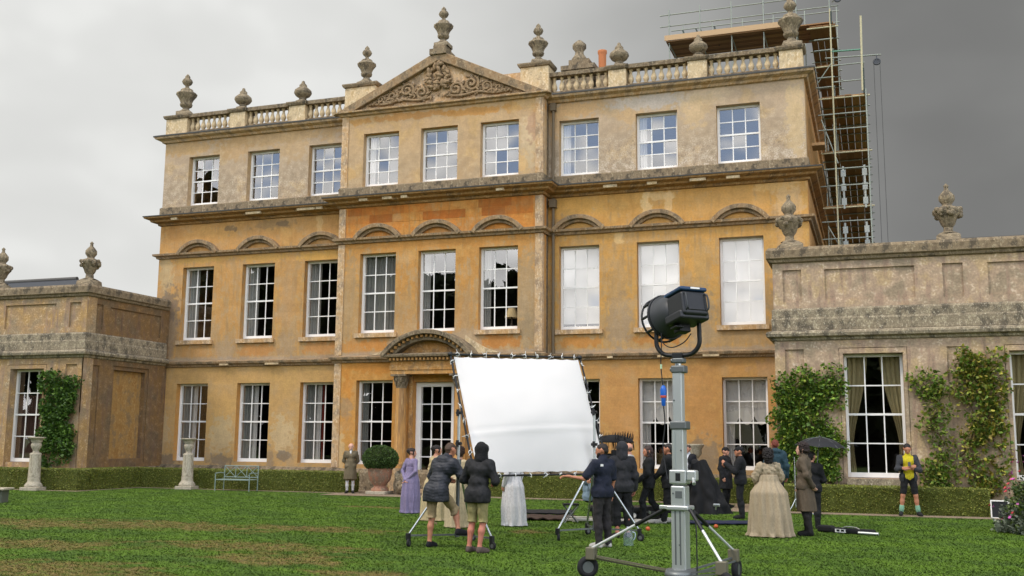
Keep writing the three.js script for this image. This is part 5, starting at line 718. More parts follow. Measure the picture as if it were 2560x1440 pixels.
{ // black draped cart
  const g = new THREE.CylinderGeometry(0.2, 0.62, 1.35, 64, 24, false), p = g.attributes.position; for (let i = 0; i < p.count; i++) { const y = p.getY(i) / 1.35 + 0.5, a = Math.atan2(p.getZ(i), p.getX(i)), f = 1 + (1 - y) * 0.16 * Math.sin(a * 7 + 2 * N2(a, y * 2)) + 0.1 * N2(a * 2 + 4, y * 3); p.setXYZ(i, p.getX(i) * f + 0.2 * (1 - y), p.getY(i) + 0.675 + 0.06 * Math.sin(a * 2) * y, p.getZ(i) * f * 0.8); } g.computeVertexNormals();
  const t = thing('draped_monitor_cart', 'monitor cart hidden under a black cloth beside the mast', 'cart', [10.55, 0, 7.2]); part('drape', g, blkCloth, t); part('bracket', [rod([0.45, 0.02, 0.4], [0.5, 0.24, 0.42], 0.03), rbx(0.42, 0.6, 0.2, 0.28, 0.36, 0.46, 0.02)], chrome, t);
  const c = thing('grip_stand', 'thin chrome grip stand standing behind the man in the brown coat', 'stand', [13.0, 0, 6.9]); part('riser', [rod([0, 0.2, 0], [0, 1.25, 0], 0.018), rod([0, 1.2, 0], [0, 1.5, 0], 0.012)], chrome, c); for (let i = 0; i < 3; i++) part('leg', tube([[0, 0.42, 0], [0.2 * Math.cos(i * 2.1), 0.2, 0.2 * Math.sin(i * 2.1)], [0.45 * Math.cos(i * 2.1), 0.03, 0.45 * Math.sin(i * 2.1)]], 0.014, 10, 6), chrome, c);
  const b = thing('equipment_bag', 'long black equipment bag with white print lying on the lawn', 'bag', [14.4, 0, 12.2], -0.43); part('bag_body', [rbx(-0.6, 0.6, 0, 0.12, -0.1, 0.1, 0.05), rbx(-0.64, -0.3, 0.01, 0.15, -0.11, 0.11, 0.05)], blkCloth, b); part('white_print', [bx(-0.22, 0.02, 0.03, 0.045, 0.1, 0.106), bx(-0.22, -0.19, 0.045, 0.09, 0.1, 0.106), bx(-0.12, -0.09, 0.045, 0.09, 0.1, 0.106), bx(-0.02, 0.01, 0.045, 0.09, 0.1, 0.106), bx(-0.22, 0.02, 0.09, 0.1, 0.1, 0.106)], M.white, b); part('strap', tube([[-0.1, 0.11, 0.05], [0.0, 0.15, 0.06], [0.2, 0.14, 0.02], [0.3, 0.11, 0.06]], 0.012, 16, 6), M.net, b); part('silver_tube', rod([0.3, 0.05, 0.12], [0.72, 0.05, 0.1], 0.03), alu, b);
  const bo = thing('water_bottle', 'large clear water bottle standing on the grass by the right stand', 'bottle', [10.78, 0, 16.62]); part('bottle', lathe([[0, 0.005], [0.085, 0.005], [0.095, 0.03], [0.09, 0.1], [0.095, 0.12], [0.09, 0.2], [0.06, 0.27], [0.03, 0.3], [0.028, 0.32]], 20), new THREE.MeshPhysicalMaterial({ color: 0xdfeaf0, roughness: 0.08, transmission: 0.9, thickness: 0, ior: 1.5 }), bo); part('cap', lathe([[0.03, 0.315], [0.032, 0.345], [0, 0.347]], 16), std(0xd8e4ea, 0.5), bo); part('handle', tube([[0.07, 0.26, 0], [0.12, 0.24, 0], [0.11, 0.14, 0], [0.09, 0.12, 0]], 0.01, 12, 6), std(0xb8c8d0, 0.4), bo);
  for (const [x, z, l] of [[11.68, 12.08, 'orange croquet ball on the grass right of the mast'], [10.44, 13.31, 'dull orange croquet ball on the grass left of the mast']]) { const m = solo('croquet_ball', new THREE.IcosahedronGeometry(0.048, 4), std(0xb8562a, 0.5), l, 'ball', 'croquet balls'); m.position.set(x, 0.05, z); }
  const u = thing('umbrella', 'open black umbrella held up behind the man in the brown coat', 'umbrella', [13.86, 0, 11.2]); const cg = new THREE.SphereGeometry(0.58, 40, 10, 0, 6.283, 0, 1.15), cp = cg.attributes.position; for (let i = 0; i < cp.count; i++) { const a = Math.atan2(cp.getZ(i), cp.getX(i)), e = 1 - cp.getY(i) / 0.58, s = 1 - 0.09 * e * Math.abs(Math.sin(a * 4)); cp.setXYZ(i, cp.getX(i) * s, cp.getY(i) * 0.62 + e * 0.04 * Math.abs(Math.sin(a * 4)), cp.getZ(i) * s); } cg.computeVertexNormals();
  const can = part('canopy', cg, std(0x15161a, 0.75, { side: THREE.DoubleSide }), u); can.position.set(0.0, 1.62, 0); can.rotation.z = -0.06; for (let k = 0; k < 8; k++) part('rib', tube([[0, 0.38, 0], [0.3 * Math.cos(k * 0.785), 0.31, 0.3 * Math.sin(k * 0.785)], [0.54 * Math.cos(k * 0.785), 0.16, 0.54 * Math.sin(k * 0.785)]], 0.005, 8, 4), aluDark, can); part('shaft', [rod([-0.12, 0.85, 0.12], [0.0, 2.03, 0], 0.009)], aluDark, u);
}
/* ---------- people: skeletons wrapped in one smooth surface, clothes laid over it ---------- */
function sdfMesh(bones, { k = 0.04, c = 0.018, disp, clip } = {}) {
  const lo = [9, 9, 9], hi = [-9, -9, -9];
  for (const b of bones) for (let a = 0; a < 3; a++) { lo[a] = Math.min(lo[a], b[a] - b[3], b[4 + a] - b[7]); hi[a] = Math.max(hi[a], b[a] + b[3], b[4 + a] + b[7]); }
  for (let a = 0; a < 3; a++) { lo[a] -= 3 * c + 0.02; hi[a] += 3 * c + 0.02; }
  const n = [0, 1, 2].map((a) => Math.ceil((hi[a] - lo[a]) / c) + 1), [nx, ny, nz] = n, F = new Float32Array(nx * ny * nz).fill(0.5), id = (i, j, l) => (l * ny + j) * nx + i;
  for (const b of bones) {
    const dx = b[4] - b[0], dy = b[5] - b[1], dz = b[6] - b[2], L = dx * dx + dy * dy + dz * dz || 1e-9, m = k + 3 * c, R = [];
    for (let a = 0; a < 3; a++) R.push([Math.max(0, Math.floor((Math.min(b[a] - b[3], b[4 + a] - b[7]) - m - lo[a]) / c)), Math.min(n[a] - 1, Math.ceil((Math.max(b[a] + b[3], b[4 + a] + b[7]) + m - lo[a]) / c))]);
    for (let l = R[2][0]; l <= R[2][1]; l++) for (let j = R[1][0]; j <= R[1][1]; j++) for (let i = R[0][0]; i <= R[0][1]; i++) {
      const x = lo[0] + i * c - b[0], y = lo[1] + j * c - b[1], z = lo[2] + l * c - b[2], h = clamp((x * dx + y * dy + z * dz) / L), ex = x - dx * h, ey = y - dy * h, ez = z - dz * h, d = Math.sqrt(ex * ex + ey * ey + ez * ez) - (b[3] + (b[7] - b[3]) * h), q = id(i, j, l), o = F[q], w = Math.max(k - Math.abs(o - d), 0) / k;
      F[q] = Math.min(o, d) - w * w * k * 0.25;
    }
  }
  if (disp || clip) for (let l = 0; l < nz; l++) for (let j = 0; j < ny; j++) for (let i = 0; i < nx; i++) { const q = id(i, j, l); if (F[q] < 0.09 && F[q] > -0.09 || clip) { const x = lo[0] + i * c, y = lo[1] + j * c, z = lo[2] + l * c; if (disp) F[q] -= disp(x, y, z); if (clip) F[q] = Math.max(F[q], clip(x, y, z)); } }
  const vid = new Int32Array(nx * ny * nz).fill(-1), pos = [], idx = [], E = [[0, 1], [2, 3], [4, 5], [6, 7], [0, 2], [1, 3], [4, 6], [5, 7], [0, 4], [1, 5], [2, 6], [3, 7]], g = new Float32Array(8);
  for (let l = 0; l < nz - 1; l++) for (let j = 0; j < ny - 1; j++) for (let i = 0; i < nx - 1; i++) {
    let s = 0; for (let q = 0; q < 8; q++) { g[q] = F[id(i + (q & 1), j + ((q >> 1) & 1), l + (q >> 2))]; if (g[q] < 0) s++; } if (s === 0 || s === 8) continue;
    let x = 0, y = 0, z = 0, m = 0; for (const [a, b] of E) if (g[a] < 0 !== g[b] < 0) { const t = g[a] / (g[a] - g[b]); x += (a & 1) + t * ((b & 1) - (a & 1)); y += ((a >> 1) & 1) + t * (((b >> 1) & 1) - ((a >> 1) & 1)); z += (a >> 2) + t * ((b >> 2) - (a >> 2)); m++; }
    vid[id(i, j, l)] = pos.length / 3; pos.push(lo[0] + (i + x / m) * c, lo[1] + (j + y / m) * c, lo[2] + (l + z / m) * c);
  }
  const quad = (a, b, d, e, f) => { if (a < 0 || b < 0 || d < 0 || e < 0) return; f ? idx.push(a, b, d, a, d, e) : idx.push(a, d, b, a, e, d); };
  for (let l = 1; l < nz - 1; l++) for (let j = 1; j < ny - 1; j++) for (let i = 1; i < nx - 1; i++) {
    const v = F[id(i, j, l)] < 0;
    if (v !== F[id(i + 1, j, l)] < 0) quad(vid[id(i, j - 1, l - 1)], vid[id(i, j, l - 1)], vid[id(i, j, l)], vid[id(i, j - 1, l)], v);
    if (v !== F[id(i, j + 1, l)] < 0) quad(vid[id(i - 1, j, l - 1)], vid[id(i - 1, j, l)], vid[id(i, j, l)], vid[id(i, j, l - 1)], v);
    if (v !== F[id(i, j, l + 1)] < 0) quad(vid[id(i - 1, j - 1, l)], vid[id(i, j - 1, l)], vid[id(i, j, l)], vid[id(i - 1, j, l)], v);
  }
  const G = new THREE.BufferGeometry(); G.setAttribute('position', new THREE.Float32BufferAttribute(pos, 3)); G.setIndex(idx); G.computeVertexNormals(); return G;
}
const B = (a, ra, b, rb = ra) => [...a, ra, ...b, rb];
const headGeo = sdfMesh([B([0, 0.03, -0.025], 0.088, [0, 0.022, 0.02], 0.08), B([0, -0.03, 0.02], 0.065, [0, -0.078, 0.052], 0.034), B([-0.036, -0.025, 0.042], 0.034, [-0.02, -0.06, 0.05], 0.03), B([0.036, -0.025, 0.042], 0.034, [0.02, -0.06, 0.05], 0.03), B([-0.034, 0.026, 0.076], 0.016, [0.034, 0.026, 0.076], 0.016), B([0, 0.012, 0.088], 0.01, [0, -0.028, 0.106], 0.014), B([-0.014, -0.056, 0.083], 0.011, [0.014, -0.056, 0.083], 0.011), B([0, -0.085, 0.07], 0.016, [0, -0.085, 0.07], 0.016), B([-0.083, -0.014, -0.012], 0.011, [-0.087, 0.02, -0.02], 0.014), B([0.083, -0.014, -0.012], 0.011, [0.087, 0.02, -0.02], 0.014), B([0, -0.06, -0.025], 0.05, [0, -0.15, -0.035], 0.055)], { k: 0.022, c: 0.0075 });
const eyeGeo = merge([new THREE.SphereGeometry(0.011, 8, 6).translate(-0.031, 0.006, 0.079), new THREE.SphereGeometry(0.011, 8, 6).translate(0.031, 0.006, 0.079)]), eyeMat = std(0x2a2018, 0.3);
const handGeo = (() => { const b = [], len = [0.9, 1.08, 1, 0.8]; [-0.027, -0.009, 0.009, 0.026].forEach((x, i) => { const l = len[i]; b.push(B([x * 0.6, 0, 0.005], 0.017, [x, 0, 0.08], 0.013), B([x, 0, 0.08], 0.0105, [x * 1.1, -0.012, 0.08 + 0.035 * l], 0.0095), B([x * 1.1, -0.012, 0.08 + 0.035 * l], 0.0095, [x * 1.08, -0.034, 0.08 + 0.055 * l], 0.0085), B([x * 1.08, -0.034, 0.08 + 0.055 * l], 0.0085, [x * 1.05, -0.052, 0.08 + 0.05 * l], 0.008)); }); b.push(B([0.018, -0.004, 0.02], 0.015, [0.046, -0.016, 0.052], 0.012), B([0.046, -0.016, 0.052], 0.011, [0.048, -0.032, 0.083], 0.009), B([0, 0, -0.03], 0.026, [0, 0, 0.02], 0.024)); return sdfMesh(b, { k: 0.006, c: 0.0052 }); })();
const clothTex = tex(256, 256, (u, v, o) => { const n = 235 + 20 * Math.sin(u * 402) * Math.sin(v * 402) + 26 * tileN(u, v, 9, 3); o[0] = o[1] = o[2] = n; });
const clothMats = new Map();
const fab = (c, rough = 0.9) => shared(clothMats, c + '_' + rough, () => std(c, rough, { map: scaled(clothTex, 0.5), bumpMap: scaled(grain, 0.25), bumpScale: 0.003 }));
const SKIN = { fair: std(0xc48d74, 0.6), tan: std(0xb57a5c, 0.6), pale: std(0xd0a08a, 0.6), ruddy: std(0xbc7660, 0.6) };
function joints(o) {
  const f = o.fem ? 0.88 : 1, J = { pel: [0, 0.95, 0], wa: [0, 1.12, 0], ch: [0, 1.33, 0], ne: [0, 1.49, -0.015], hd: [0, 1.635, 0.02] };
  for (const [n, s] of [['L', 1], ['R', -1]]) Object.assign(J, { ['hip' + n]: [s * 0.088, 0.92, 0], ['kn' + n]: [s * 0.1, 0.5, 0.025], ['an' + n]: [s * 0.105, 0.085, -0.025], ['to' + n]: [s * 0.125, 0.03, 0.15], ['sh' + n]: [s * 0.185 * f, 1.425, -0.015], ['el' + n]: [s * 0.245, 1.14, -0.04], ['wr' + n]: [s * 0.26, 0.9, 0.05] });
  const ln = o.lean ?? [0, 0]; for (const k of ['wa', 'ch', 'ne', 'hd', 'shL', 'shR', 'elL', 'elR', 'wrL', 'wrR']) { const t = (J[k][1] - 0.95) / 0.5; J[k][0] += ln[0] * t; J[k][2] += ln[1] * t; J[k][1] -= 0.1 * (ln[0] ** 2 + ln[1] ** 2) * t * 3; }
  for (const k in o.j ?? {}) J[k] = o.j[k];
  if (o.drop) for (const k of ['pel', 'wa', 'ch', 'ne', 'hd', 'shL', 'shR', 'hipL', 'hipR']) J[k][1] -= o.drop;
  return J;
}
const mid = (a, b, t = 0.5, d = [0, 0, 0]) => [lerp(a[0], b[0], t) + d[0], lerp(a[1], b[1], t) + d[1], lerp(a[2], b[2], t) + d[2]];
const side = (p, d) => [[p[0] - d, p[1], p[2]], [p[0] + d, p[1], p[2]]];
function torso(J, g, f) { const [a, b] = side(J.pel, 0.075), [c, d] = side(J.wa, f ? 0.045 : 0.06), [e, h] = side(J.ch, f ? 0.065 : 0.085); return [B(a, 0.1 + g, b), B(c, 0.088 + g, d), B(e, 0.1 + g, h), B(J.pel, 0.1 + g, J.wa, 0.09 + g), B(J.wa, 0.09 + g, J.ch, 0.1 + g), B(mid(J.shL, J.ch, 0.2), 0.06 + g, mid(J.shR, J.ch, 0.2)), B(J.ch, 0.08 + g, J.ne, 0.05 + g * 0.5)]; }
function arm(J, n, g, t = 1, flare = 0) { const s = J['sh' + n], e = J['el' + n], w = J['wr' + n]; return t <= 1 && t < 0.99 && t <= 0.5 ? [B(s, 0.055 + g, mid(s, e, t * 2), 0.046 + g + flare)] : [B(s, 0.055 + g, e, 0.042 + g), B(e, 0.042 + g, mid(e, w, t * 2 - 1), 0.03 + g + flare)]; }
function leg(J, n, g, t = 1, flare = 0) { const h = J['hip' + n], k = J['kn' + n], a = J['an' + n]; if (t <= 0.5) return [B(h, 0.088 + g, mid(h, k, t * 2), 0.062 + g + flare)]; const e = mid(k, a, t * 2 - 1); return [B(h, 0.086 + g, k, 0.056 + g), B(k, 0.055 + g, mid(k, e, 0.35, [0, 0, -0.012]), 0.056 + g + flare * 0.4), B(mid(k, e, 0.35, [0, 0, -0.012]), 0.056 + g, e, (t > 0.95 ? 0.037 : 0.042) + g + flare)]; }
const wrinkle = (a, f, seed) => (x, y, z) => a * (N3(x * f + seed, y * f * 0.8, z * f) + 0.5 * N3(x * f * 2.1, y * f * 2.1 + seed, z * f * 2.1));
function dressSkirt(o) { // rings [y, rx, rz, ox, oz], pleats grow towards the hem
  const R = o.rings, NS = 72, NR = 30, pos = [], idx = [];
  for (let i = 0; i <= NR; i++) { const q = (i / NR) * (R.length - 1), a = Math.min(Math.floor(q), R.length - 2), t = smooth(0, 1, q - a) * 0.5 + (q - a) * 0.5, r = R[a].map((v, m) => lerp(v, R[a + 1][m], t)), am = (o.pleat ?? 0.08) * Math.pow(i / NR, 0.8); for (let s = 0; s < NS; s++) { const an = (s / NS) * 6.2832, f = 1 + am * (Math.sin(an * (o.n ?? 11) + 1.2 * N2(an * 0.8 + (o.seed ?? 0), i * 0.05)) * 0.6 + 0.8 * N2(Math.cos(an) * 2.4 + (o.seed ?? 0), Math.sin(an) * 2.4 + i * 0.035)); pos.push(r[3] + Math.cos(an) * r[1] * f, r[0], r[4] + Math.sin(an) * r[2] * f); } }
  for (let i = 0; i < NR; i++) for (let s = 0; s < NS; s++) { const a = i * NS + s, b = i * NS + ((s + 1) % NS), c = a + NS, d = b + NS; idx.push(a, b, c, b, d, c); }
  for (const [row, f] of [[0, 1], [NR, 0]]) { const c = pos.length / 3, r = R[row ? R.length - 1 : 0]; pos.push(r[3], r[0] + (row ? 0.02 : 0), r[4]); for (let s = 0; s < NS; s++) { const a = row * NS + s, b = row * NS + ((s + 1) % NS); f ? idx.push(c, b, a) : idx.push(c, a, b); } }
  const g = new THREE.BufferGeometry(); g.setAttribute('position', new THREE.Float32BufferAttribute(pos, 3)); g.setIndex(idx); g.computeVertexNormals(); return g;
}
const HAIR = { // in head space
  short: { b: [B([0, 0.052, -0.03], 0.086, [0, 0.05, 0.0], 0.084), B([0, 0.0, -0.055], 0.068, [0, -0.03, -0.05], 0.05)], d: 0.005 },
  curly: { b: [B([0, 0.06, -0.03], 0.1, [0, 0.06, 0.025], 0.092), B([0, 0.0, -0.06], 0.085, [0, -0.04, -0.05], 0.06), B([-0.07, 0.0, 0.0], 0.035, [-0.07, -0.04, 0.01], 0.02), B([0.07, 0, 0], 0.035, [0.07, -0.04, 0.01], 0.02)], d: 0.02 },
  bun: { b: [B([0, 0.05, -0.03], 0.09, [0, 0.05, 0.005], 0.086), B([0, 0.07, -0.11], 0.05, [0, 0.05, -0.12], 0.045), B([0, 0, -0.055], 0.06, [0, -0.03, -0.05], 0.045), B([-0.075, 0, 0.02], 0.02, [-0.078, -0.045, 0.02], 0.012), B([0.075, 0, 0.02], 0.02, [0.078, -0.045, 0.02], 0.012)], d: 0.008 },
  big: { b: [B([0, 0.07, -0.035], 0.115, [0, 0.06, 0.0], 0.1), B([0, -0.02, -0.06], 0.105, [0, -0.09, -0.06], 0.08)], d: 0.02 },
  bald: { b: [B([-0.05, -0.01, -0.05], 0.05, [0.05, -0.01, -0.05], 0.05)], d: 0.005 },
  long: { b: [B([0, 0.05, -0.03], 0.092, [0, 0.05, 0.0], 0.088), B([0, -0.0, -0.06], 0.075, [0, -0.24, -0.09], 0.05), B([-0.07, 0, 0.0], 0.03, [-0.08, -0.2, -0.02], 0.025), B([0.07, 0, 0], 0.03, [0.08, -0.2, -0.02], 0.025)], d: 0.01 },
  cap: { b: [B([0, 0.055, -0.03], 0.09, [0, 0.055, 0.01], 0.088), B([-0.04, 0.045, 0.09], 0.012, [0.04, 0.045, 0.1], 0.012), B([0, 0.045, 0.08], 0.02, [0, 0.04, 0.13], 0.01)], d: 0 },
  hood: { b: [B([0, 0.04, -0.035], 0.112, [0, 0.03, 0.02], 0.1), B([0, -0.04, -0.04], 0.105, [0, -0.14, -0.05], 0.11), B([0, -0.06, 0.03], 0.07, [0, -0.13, 0.03], 0.09)], d: 0.006 },
};
const hairGeo = {}; for (const k in HAIR) { const h = HAIR[k]; hairGeo[k] = planar(sdfMesh(h.b, { k: 0.03, c: 0.009, disp: h.d ? wrinkle(h.d, k === 'hood' ? 9 : 28, 3) : null, clip: k === 'hood' ? (x, y, z) => 0.075 - Math.hypot(x * 1.15, (y + 0.005) * 0.85, (z - 0.12) * 0.9) : (x, y, z) => (k === 'cap' ? -1 : z - 0.062 - Math.max(0, y - 0.055) * 0.6) })); }
function person(label, pos, yaw, o, group) {
  const t = thing('person', label, 'person', pos, yaw, group), S = (o.h ?? 1.75) / 1.75; t.scale.setScalar(S);
  const J = joints(o), fem = o.fem, seed = pos[0] * 3.1;
  const bones = [...torso(J, 0, fem), ...arm(J, 'L', -0.006), ...arm(J, 'R', -0.006), ...leg(J, 'L', -0.004), ...leg(J, 'R', -0.004), B(J.ne, 0.052, mid(J.ne, J.hd, 0.6), 0.05)];
  for (const n of ['L', 'R']) bones.push(B(J['an' + n], 0.038, J['to' + n], 0.03), B(mid(J['an' + n], J['to' + n], 0, [0, -0.04, -0.02]), 0.03, J['to' + n], 0.028));
  const geos = [sdfMesh(bones, { k: 0.035, c: 0.02 })];
  const hm = new THREE.Matrix4().makeRotationFromEuler(new THREE.Euler(o.pitch ?? 0, o.turn ?? 0, o.roll ?? 0, 'YXZ')).setPosition(...J.hd);
  geos.push(headGeo.clone().applyMatrix4(hm));
  for (const [n, s] of [['L', 1], ['R', -1]]) {
    const w = V(...J['wr' + n]), d = o['hand' + n] ? V(...o['hand' + n]).normalize() : w.clone().sub(V(...J['el' + n])).normalize(), palm = V(...(o['palm' + n] ?? [-s, 0, 0])), y = palm.clone().negate().addScaledVector(d, palm.dot(d)).normalize(), x = new THREE.Vector3().crossVectors(y, d);
    const m = new THREE.Matrix4().makeBasis(x, y, d).setPosition(w); const g = handGeo.clone(); if (x.dot(V(0, 0, 1)) < 0) { g.scale(-1, 1, 1); const ix = g.index.array; for (let i = 0; i < ix.length; i += 3) { const q = ix[i]; ix[i] = ix[i + 1]; ix[i + 1] = q; } g.computeVertexNormals(); } geos.push(g.applyMatrix4(m));
  }
  part('body', geos, o.skin ?? SKIN.fair, t);
  const head = (nm, g, m) => { const q = part(nm, g, m, t); q.applyMatrix4(hm); return q; };
  head('eyes', eyeGeo, eyeMat);
  if (o.hair) head('hair', hairGeo[o.hair[0]], fab(o.hair[1], 0.7));
  if (o.hat) head(o.hat[0], hairGeo[o.hat[0]], fab(o.hat[1]));
  if (o.beard) head('beard', shared(clothMats, 'beardgeo', () => sdfMesh([B([-0.05, -0.04, 0.03], 0.032, [0, -0.088, 0.06], 0.034), B([0.05, -0.04, 0.03], 0.032, [0, -0.088, 0.06], 0.034)], { k: 0.02, c: 0.008 })), fab(o.beard, 0.9));
  const put = (nm, bn, c, p = {}) => part(nm, planar(sdfMesh(bn, { k: p.k ?? 0.045, c: 0.016, disp: p.disp ?? wrinkle(p.w ?? 0.007, p.f ?? 9, seed), clip: p.clip })), fab(c, p.rough ?? 0.9), t);
  if (o.shoes) for (const n of ['L', 'R']) put('shoe', [B(J['an' + n], 0.046, J['to' + n], 0.036), B(mid(J['an' + n], J['an' + n], 0, [0, -0.045, -0.03]), 0.038, J['to' + n], 0.034), ...(o.boots ? [B(J['an' + n], 0.052, mid(J['an' + n], J['kn' + n], o.boots), 0.066)] : [])], o.shoes, { w: 0.001, clip: (x, y) => -y - 0.002 });
  if (o.socks) for (const n of ['L', 'R']) put('sock', [B(J['an' + n], 0.044, mid(J['an' + n], J['kn' + n], o.socks[1] * 0.5), 0.05), B(mid(J['an' + n], J['kn' + n], o.socks[1] * 0.5), 0.05, mid(J['an' + n], J['kn' + n], o.socks[1], [0, 0, -0.01]), 0.06)], o.socks[0], { w: 0.001 });
  if (o.legs) { const short = o.legs[1] < 0.7, H = {}; for (const n of ['L', 'R']) { const a = J['hip' + n], k = J['kn' + n], e = J['an' + n], u = o.legs[1] <= 0.5 ? mid(a, k, o.legs[1] * 2) : mid(k, e, o.legs[1] * 2 - 1), d = o.legs[1] <= 0.5 ? [k[0] - a[0], k[1] - a[1], k[2] - a[2]] : [e[0] - k[0], e[1] - k[1], e[2] - k[2]], l = Math.hypot(...d); H[n] = [u, d.map((v) => v / l)]; } const T = short ? Math.min(o.legs[1] + 0.1, 0.99) : o.legs[1];
  put(o.legs[2] ?? (o.legs[1] < 0.7 ? 'shorts' : 'trousers'), [...torso(J, 0.016, fem).slice(0, 1), B(J.pel, 0.112, mid(J.pel, J.wa, 0.7), 0.108), ...leg(J, 'L', 0.016, T, short ? 0.046 : 0.008), ...leg(J, 'R', 0.016, T, short ? 0.046 : 0.008)], o.legs[0], { k: 0.03, w: 0.009, f: 8, clip: short ? (x, y, z) => { if (y > J.pel[1] - 0.12) return -1; const q = H[x > J.pel[0] ? 'L' : 'R']; return (x - q[0][0]) * q[1][0] + (y - q[0][1]) * q[1][1] + (z - q[0][2]) * q[1][2]; } : null }); }
  if (o.inner) put('shirt', [...torso(J, 0.014, fem), B(J.ne, 0.062, mid(J.ne, J.hd, 0.3), 0.06)], o.inner, { w: 0.003 });
  if (o.top) {
    const [c, sl, len, nm, ex] = o.top, g = ex?.g ?? 0.024, bn = [...torso(J, g, fem), ...arm(J, 'L', g * 0.7, sl, ex?.cuff ?? 0.004), ...arm(J, 'R', g * 0.7, sl, ex?.cuff ?? 0.004)]; const [pa, pb] = side(J.pel, 0.085);
    if (len > 0) bn.push(B(pa, 0.105 + g, mid(pa, pa, 0, [0, -len, 0]), 0.1 + g + (ex?.flare ?? 0)), B(pb, 0.105 + g, mid(pb, pb, 0, [0, -len, 0]), 0.1 + g + (ex?.flare ?? 0))); if (ex?.collar) bn.push(B(J.ne, 0.075, mid(J.ne, J.hd, 0.34), 0.07)); if (ex?.hoodDown) bn.push(B(mid(J.shL, J.ne, 0.6, [0, 0.03, -0.07]), 0.06, mid(J.shR, J.ne, 0.6, [0, 0.03, -0.07]), 0.06));
    const hem = J.pel[1] - len - (ex?.hem ?? 0.05), wr = wrinkle(ex?.w ?? 0.009, 8, seed), q = ex?.quilt; put(nm ?? 'jacket', bn, c, { disp: q ? (x, y, z) => wr(x, y, z) * 0.6 + 0.008 * Math.abs(Math.sin((y + 0.02 * N2(x * 4, z * 4)) * 62)) : wr, rough: ex?.rough, clip: (x, y, z) => Math.max(Math.abs(x - J.pel[0]) < 0.32 ? hem - y : -1, ex?.open ? Math.min(z - J.ch[2] - 0.02, ex.open - Math.abs(x - lerp(J.pel[0], J.ne[0], (y - 0.95) / 0.5))) : -1) });
  }
  if (o.tails) { const [c, y1, w] = o.tails; part('coat_skirt', planar(dressSkirt({ rings: [[J.wa[1] + 0.02, 0.155, 0.125, J.wa[0], J.wa[2]], [J.pel[1], 0.19, 0.15, J.pel[0], J.pel[2] - 0.01], [lerp(J.pel[1], y1, 0.6), 0.19 * w, 0.16 * w, 0, -0.03], [y1, 0.2 * w, 0.16 * w, 0, -0.04]], pleat: 0.07, n: 7, seed })), fab(c), t); }
  if (o.gown) { const G = o.gown; put('bodice', [...torso(J, G.g ?? 0.012, true).slice(1), ...(G.sleeve ? [...arm(J, 'L', 0.01, G.sleeve, 0.004), ...arm(J, 'R', 0.01, G.sleeve, 0.004)] : []), ...(G.puff ? ['L', 'R'].flatMap((n) => [B(J['sh' + n], 0.09, mid(J['sh' + n], J['el' + n], 0.75, [n === 'L' ? 0.02 : -0.02, 0, 0]), 0.085)]) : [])], G.c, { w: G.puff ? 0.016 : 0.006, f: G.puff ? 13 : 10, k: 0.035 }); const rx = G.r ?? 0.36, gw = G.wide ?? 0; part('skirt', planar(dressSkirt({ rings: [[J.wa[1] + 0.14, 0.165 + gw * 0.5, 0.14 + gw * 0.5, J.wa[0], J.wa[2]], [J.wa[1], 0.175 + gw, 0.155 + gw, J.wa[0], J.wa[2]], [J.pel[1] - 0.05, lerp(0.2, rx, 0.45) + gw * 1.2, lerp(0.18, rx, 0.45) + gw * 1.2, 0, -0.01], [0.45, lerp(0.2, rx, 0.82), lerp(0.19, rx, 0.82), 0, -0.02], [0.1, rx * 0.95, rx * 0.92, 0, -0.03], [0.025, rx, rx * 0.96, 0, -0.03]], pleat: G.pleat ?? 0.1, n: G.n ?? 13, seed })), fab(G.c), t); }
  if (o.cravat) put('cravat', [B(J.ne, 0.063, mid(J.ne, J.hd, 0.4), 0.062), B(mid(J.ne, J.ch, 0.1, [0, 0, 0.07]), 0.035, mid(J.ne, J.ch, 0.5, [0, 0, 0.105]), 0.03)], o.cravat, { w: 0.006, f: 20, k: 0.02 });
  return { t, J, put };
}
const CREW = 'film crew at work on the lawn', CAST = 'cast members in period costume';
// costumed cast
person('elderly footman in brown coat, breeches and white stockings standing at the hedge', [-2.12, 0.012, 2.95], 0.42, { h: 1.7, skin: SKIN.pale, hair: ['bald', 0x9a948a], j: { elL: [0.25, 1.14, -0.1], wrL: [0.06, 0.93, -0.17], elR: [-0.25, 1.14, -0.1], wrR: [-0.06, 0.93, -0.17] }, shoes: 0x15120f, socks: [0xd8d6d2, 0.95], legs: [0x6e6048, 0.55, 'breeches'], inner: 0x85755a, top: [0x75684f, 1, 0.02, 'coat', { open: 0.05 }], tails: [0x75684f, 0.5, 1.18], cravat: 0xe6e4e0 }, CAST);
person('woman in a lilac gown seen from behind with hands clasped at her back', [3.79, 0, 10.76], 2.75, { h: 1.63, fem: true, hair: ['bun', 0x2a1c16], turn: -0.7, skin: SKIN.fair, j: { elL: [0.25, 1.14, -0.1], wrL: [0.03, 0.92, -0.2], elR: [-0.25, 1.14, -0.08], wrR: [-0.01, 0.9, -0.2] }, handL: [-0.6, -0.7, -0.1], handR: [0.6, -0.7, -0.1], gown: { c: 0x8c80a0, sleeve: 1, r: 0.27, pleat: 0.14, n: 9 }, shoes: 0xc8c0c8 }, CAST);
person('woman in a cream gown half hidden behind the man in the navy jacket', [5.3, 0, 12.67], 2.3, { h: 1.72, fem: true, hair: ['bun', 0x1e1512], skin: SKIN.fair, gown: { c: 0xc9b58a, sleeve: 0.45, r: 0.36, puff: true }, shoes: 0xa89878 }, CAST);
person('brown haired woman in a cream shawl between the two men in shorts', [6.5, 0, 14.2], 2.9, { h: 1.7, fem: true, hair: ['curly', 0x3a2418], turn: 0.9, skin: SKIN.pale, gown: { c: 0xcab894, sleeve: 1, r: 0.3 }, shoes: 0xa89878 }, CAST);
